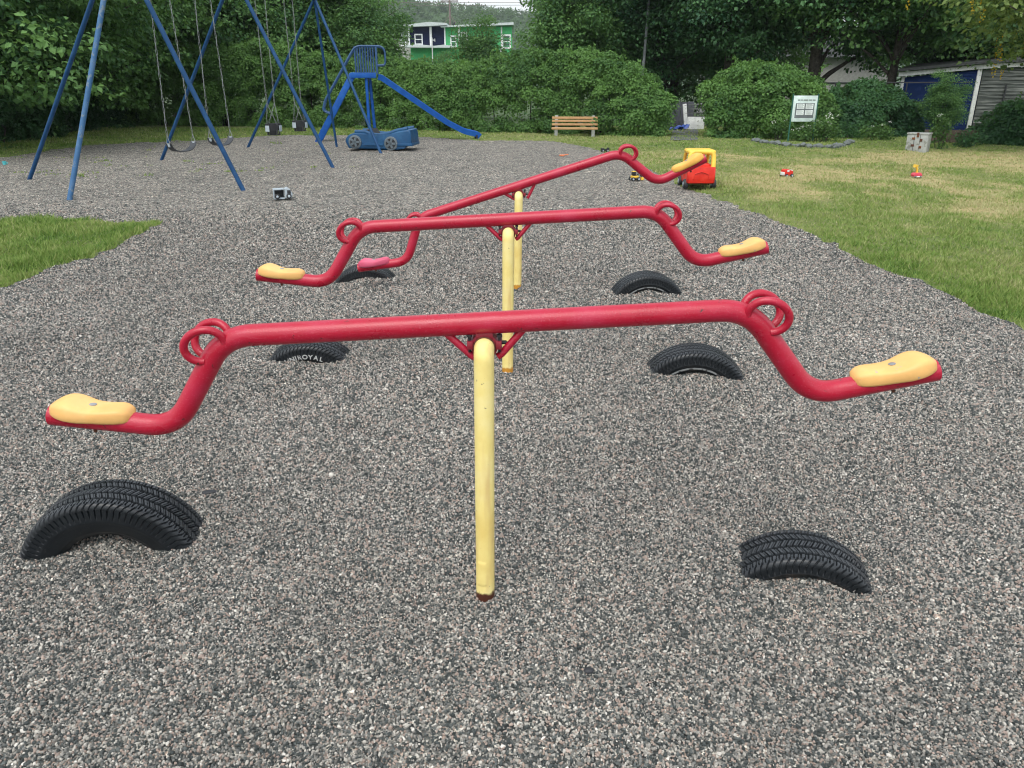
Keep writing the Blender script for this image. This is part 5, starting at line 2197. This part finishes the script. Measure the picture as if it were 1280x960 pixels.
def make_poles():
    Y = 150.0
    p = aty(563.5, 60, Y)
    root = empty('utility_pole', (p.x, Y, -.3), 0, 'wooden utility pole with crossarm behind the house roof', 'utility pole')
    zt = aty(563, -6, Y).z
    MB().tube([(0, 0, -.3), (0, 0, zt + .3)], [.22, .15], 10).build('pole', M['polewood'], root)
    zc = aty(563, 1.3, Y).z + .3
    MB().box(-1.5, 1.5, -.12, .12, zc - .09, zc + .09).build('crossarm', M['polewood'], root)
    for q in (-1.3, -.6, .6, 1.3):
        MB().lathe([(.05, 0), (.07, .08), (.04, .2)], (q, 0, zc + .09), 'Z', 8).build('insulator', M['greypl'], root)
    for s in (-1, 1):
        MB().tube([(0, 0, zc - 2.2), (s * 1.0, -.1, zc - 3.5)], .05, 6).build('stay', M['polewood'], root)
    for q, py in ((0, 3.2), (1, 6.5)):
        z = aty(563, py, Y).z
        pts = []
        for k in range(41):
            t = k / 40 * 2 - 1
            pts.append((p.x + t * 40, Y + .2 * q, z + 1.4 * (t * t) * .25))
        o = MB().tube(pts, .035, 5).build('power_line', M['polewood'])
        tag(o, ['upper thin power line crossing the sky gap', 'lower thin power line crossing the sky gap'][q], 'power line', 'power lines')
    # grey metal pole in front of the dark trees
    Y = 35.5
    a, b = aty(805, 85, Y), aty(813, 0, Y)
    zb = .0
    root = empty('metal_pole', (a.x - .03, Y, .05), 0, 'plain grey metal pole in front of the dark trees behind the hedge', 'pole')
    d = (b - a).normalized()
    MB().tube([(-.12, 0, -.3), (0, 0, a.z), (b.x - a.x + .03 - .05, 0, b.z), (b.x - a.x + .12, 0, b.z + 2.4)], [.07, .065, .05, .045], 12).build('shaft', M['pole_grey'], root)
    MB().lathe([(.072, 0), (.072, .12), (.06, .14)], (0.0, 0, a.z + .1), 'Z', 12).build('collar', M['pole_grey'], root)
    # thin white pole with a little cross piece
    Y = 45.0
    a = aty(541.5, 95, Y)
    root = empty('thin_pole', (a.x, Y, 0), 0, 'thin pale pole with a short cross piece before the navy house', 'pole')
    zt = aty(541.5, 47, Y).z
    MB().tube([(0, 0, -.3), (0, 0, zt)], .03, 8).build('shaft', M['white'], root)
    MB().box(0, .17, -.015, .015, zt - .14, zt - .10).build('cross_piece', M['white'], root)
    MB().box(.14, .17, -.016, .016, zt - .20, zt - .04).build('end_tab', M['white'], root)
    # wire fence in front of the dark shrubs and shed
    Y0, Y1 = 28.4, 25.4
    A, B = aty(1030, 103.5, Y0), aty(1215, 108, Y1)
    B.z = A.z
    root = empty('wire_fence', (A.x, A.y, 0), 0, 'thin wire fence with a dark top rail before the shed and shrubs', 'fence')
    L = lambda v: (v.x - A.x, v.y - A.y, v.z)
    MB().tube([L(A), L(B)], .018, 8).build('top_rail', M['dark'], root)
    for k in range(4):
        q = A.lerp(B, (k + .35) / 4)
        MB().tube([L(Vector((q.x, q.y, -.2))), L(q)], .022, 8).build('fence_post', M['dark'], root)
    wr = MB()
    for zz in (.35, .75, 1.15):
        wr.tube([L(Vector((A.x, A.y, zz))), L(Vector((B.x, B.y, zz)))], .005, 4)
    wr.build('wire', M['dark'], root)


make_poles()


def make_hill():
    Y0 = 620.0
    nx, ny = 260, 60
    xs = np.linspace(-520, 480, nx)
    ys = np.linspace(0, 1, ny)
    Xg, T = np.meshgrid(xs, ys, indexing='ij')
    crest = np.interp(xs, [-520, -140, -95, -60, -40, 0, 20, 60, 480], [44, 64, 63, 58.5, 57.5, 53, 51, 52, 34])
    prof = sstep(0, 1, T)
    Z = -1 + (crest[:, None]) * prof + 2.5 * (fbm(Xg * .05, T * 9, 3) - .5) * prof
    Yg = Y0 - 160 + 200 * T
    idx = np.arange(nx * ny).reshape(nx, ny)
    faces = np.stack([idx[:-1, :-1], idx[1:, :-1], idx[1:, 1:], idx[:-1, 1:]], -1).reshape(-1, 4)
    V = np.stack([Xg, Yg, Z], -1).reshape(-1, 3)
    o = npmesh('hill', V, faces, M['hillleaf'], {'tint': np.full(len(V), .3)}, smooth=True)
    tag(o, kind='structure')
    # far-off wood on the hill: reads as one mass
    rng = np.random.default_rng(77)
    n = 2600
    sx = rng.uniform(-230, 120, n)
    t = rng.uniform(.25, 1.0, n)
    i = np.clip(((sx + 520) / 1000 * (nx - 1)).astype(int), 0, nx - 1)
    j = np.clip((t * (ny - 1)).astype(int), 0, ny - 1)
    c = np.stack([sx, Yg[i, j], Z[i, j] + 1.8], 1)
    r = rng.uniform(1.6, 3.0, n)
    V, tt, _ = leaves(rng, c, 34, np.stack([r * .55, r * .55, r * .75], 1), 1.5, flat=.8, droop=.0, up=.6)
    o = npmesh('hill_wood', V, quads(len(V)), M['hillleaf'], {'tint': tt})
    tag(o, 'distant wooded hillside seen above the house roofs', 'wood', kind='stuff')


make_hill()


def make_haze():
    x0, x1, y0, y1, z0, z1 = -1200, 1200, -60, 1000, -1.6, 95
    b = MB()
    b.box(x0, x1, y0, y1, z0, z1)
    m = bpy.data.materials.new('haze')
    m.use_nodes = True
    nt = m.node_tree
    nt.nodes.remove(nt.nodes['Principled BSDF'])
    v = N(nt, 'ShaderNodeVolumePrincipled')
    v.inputs['Color'].default_value = (.84, .92, .97, 1)
    v.inputs['Density'].default_value = .00022
    nt.links.new(v.outputs[0], nt.nodes['Material Output'].inputs['Volume'])
    o = b.build('haze', m, smooth=False)
    tag(o, kind='stuff')


make_haze()
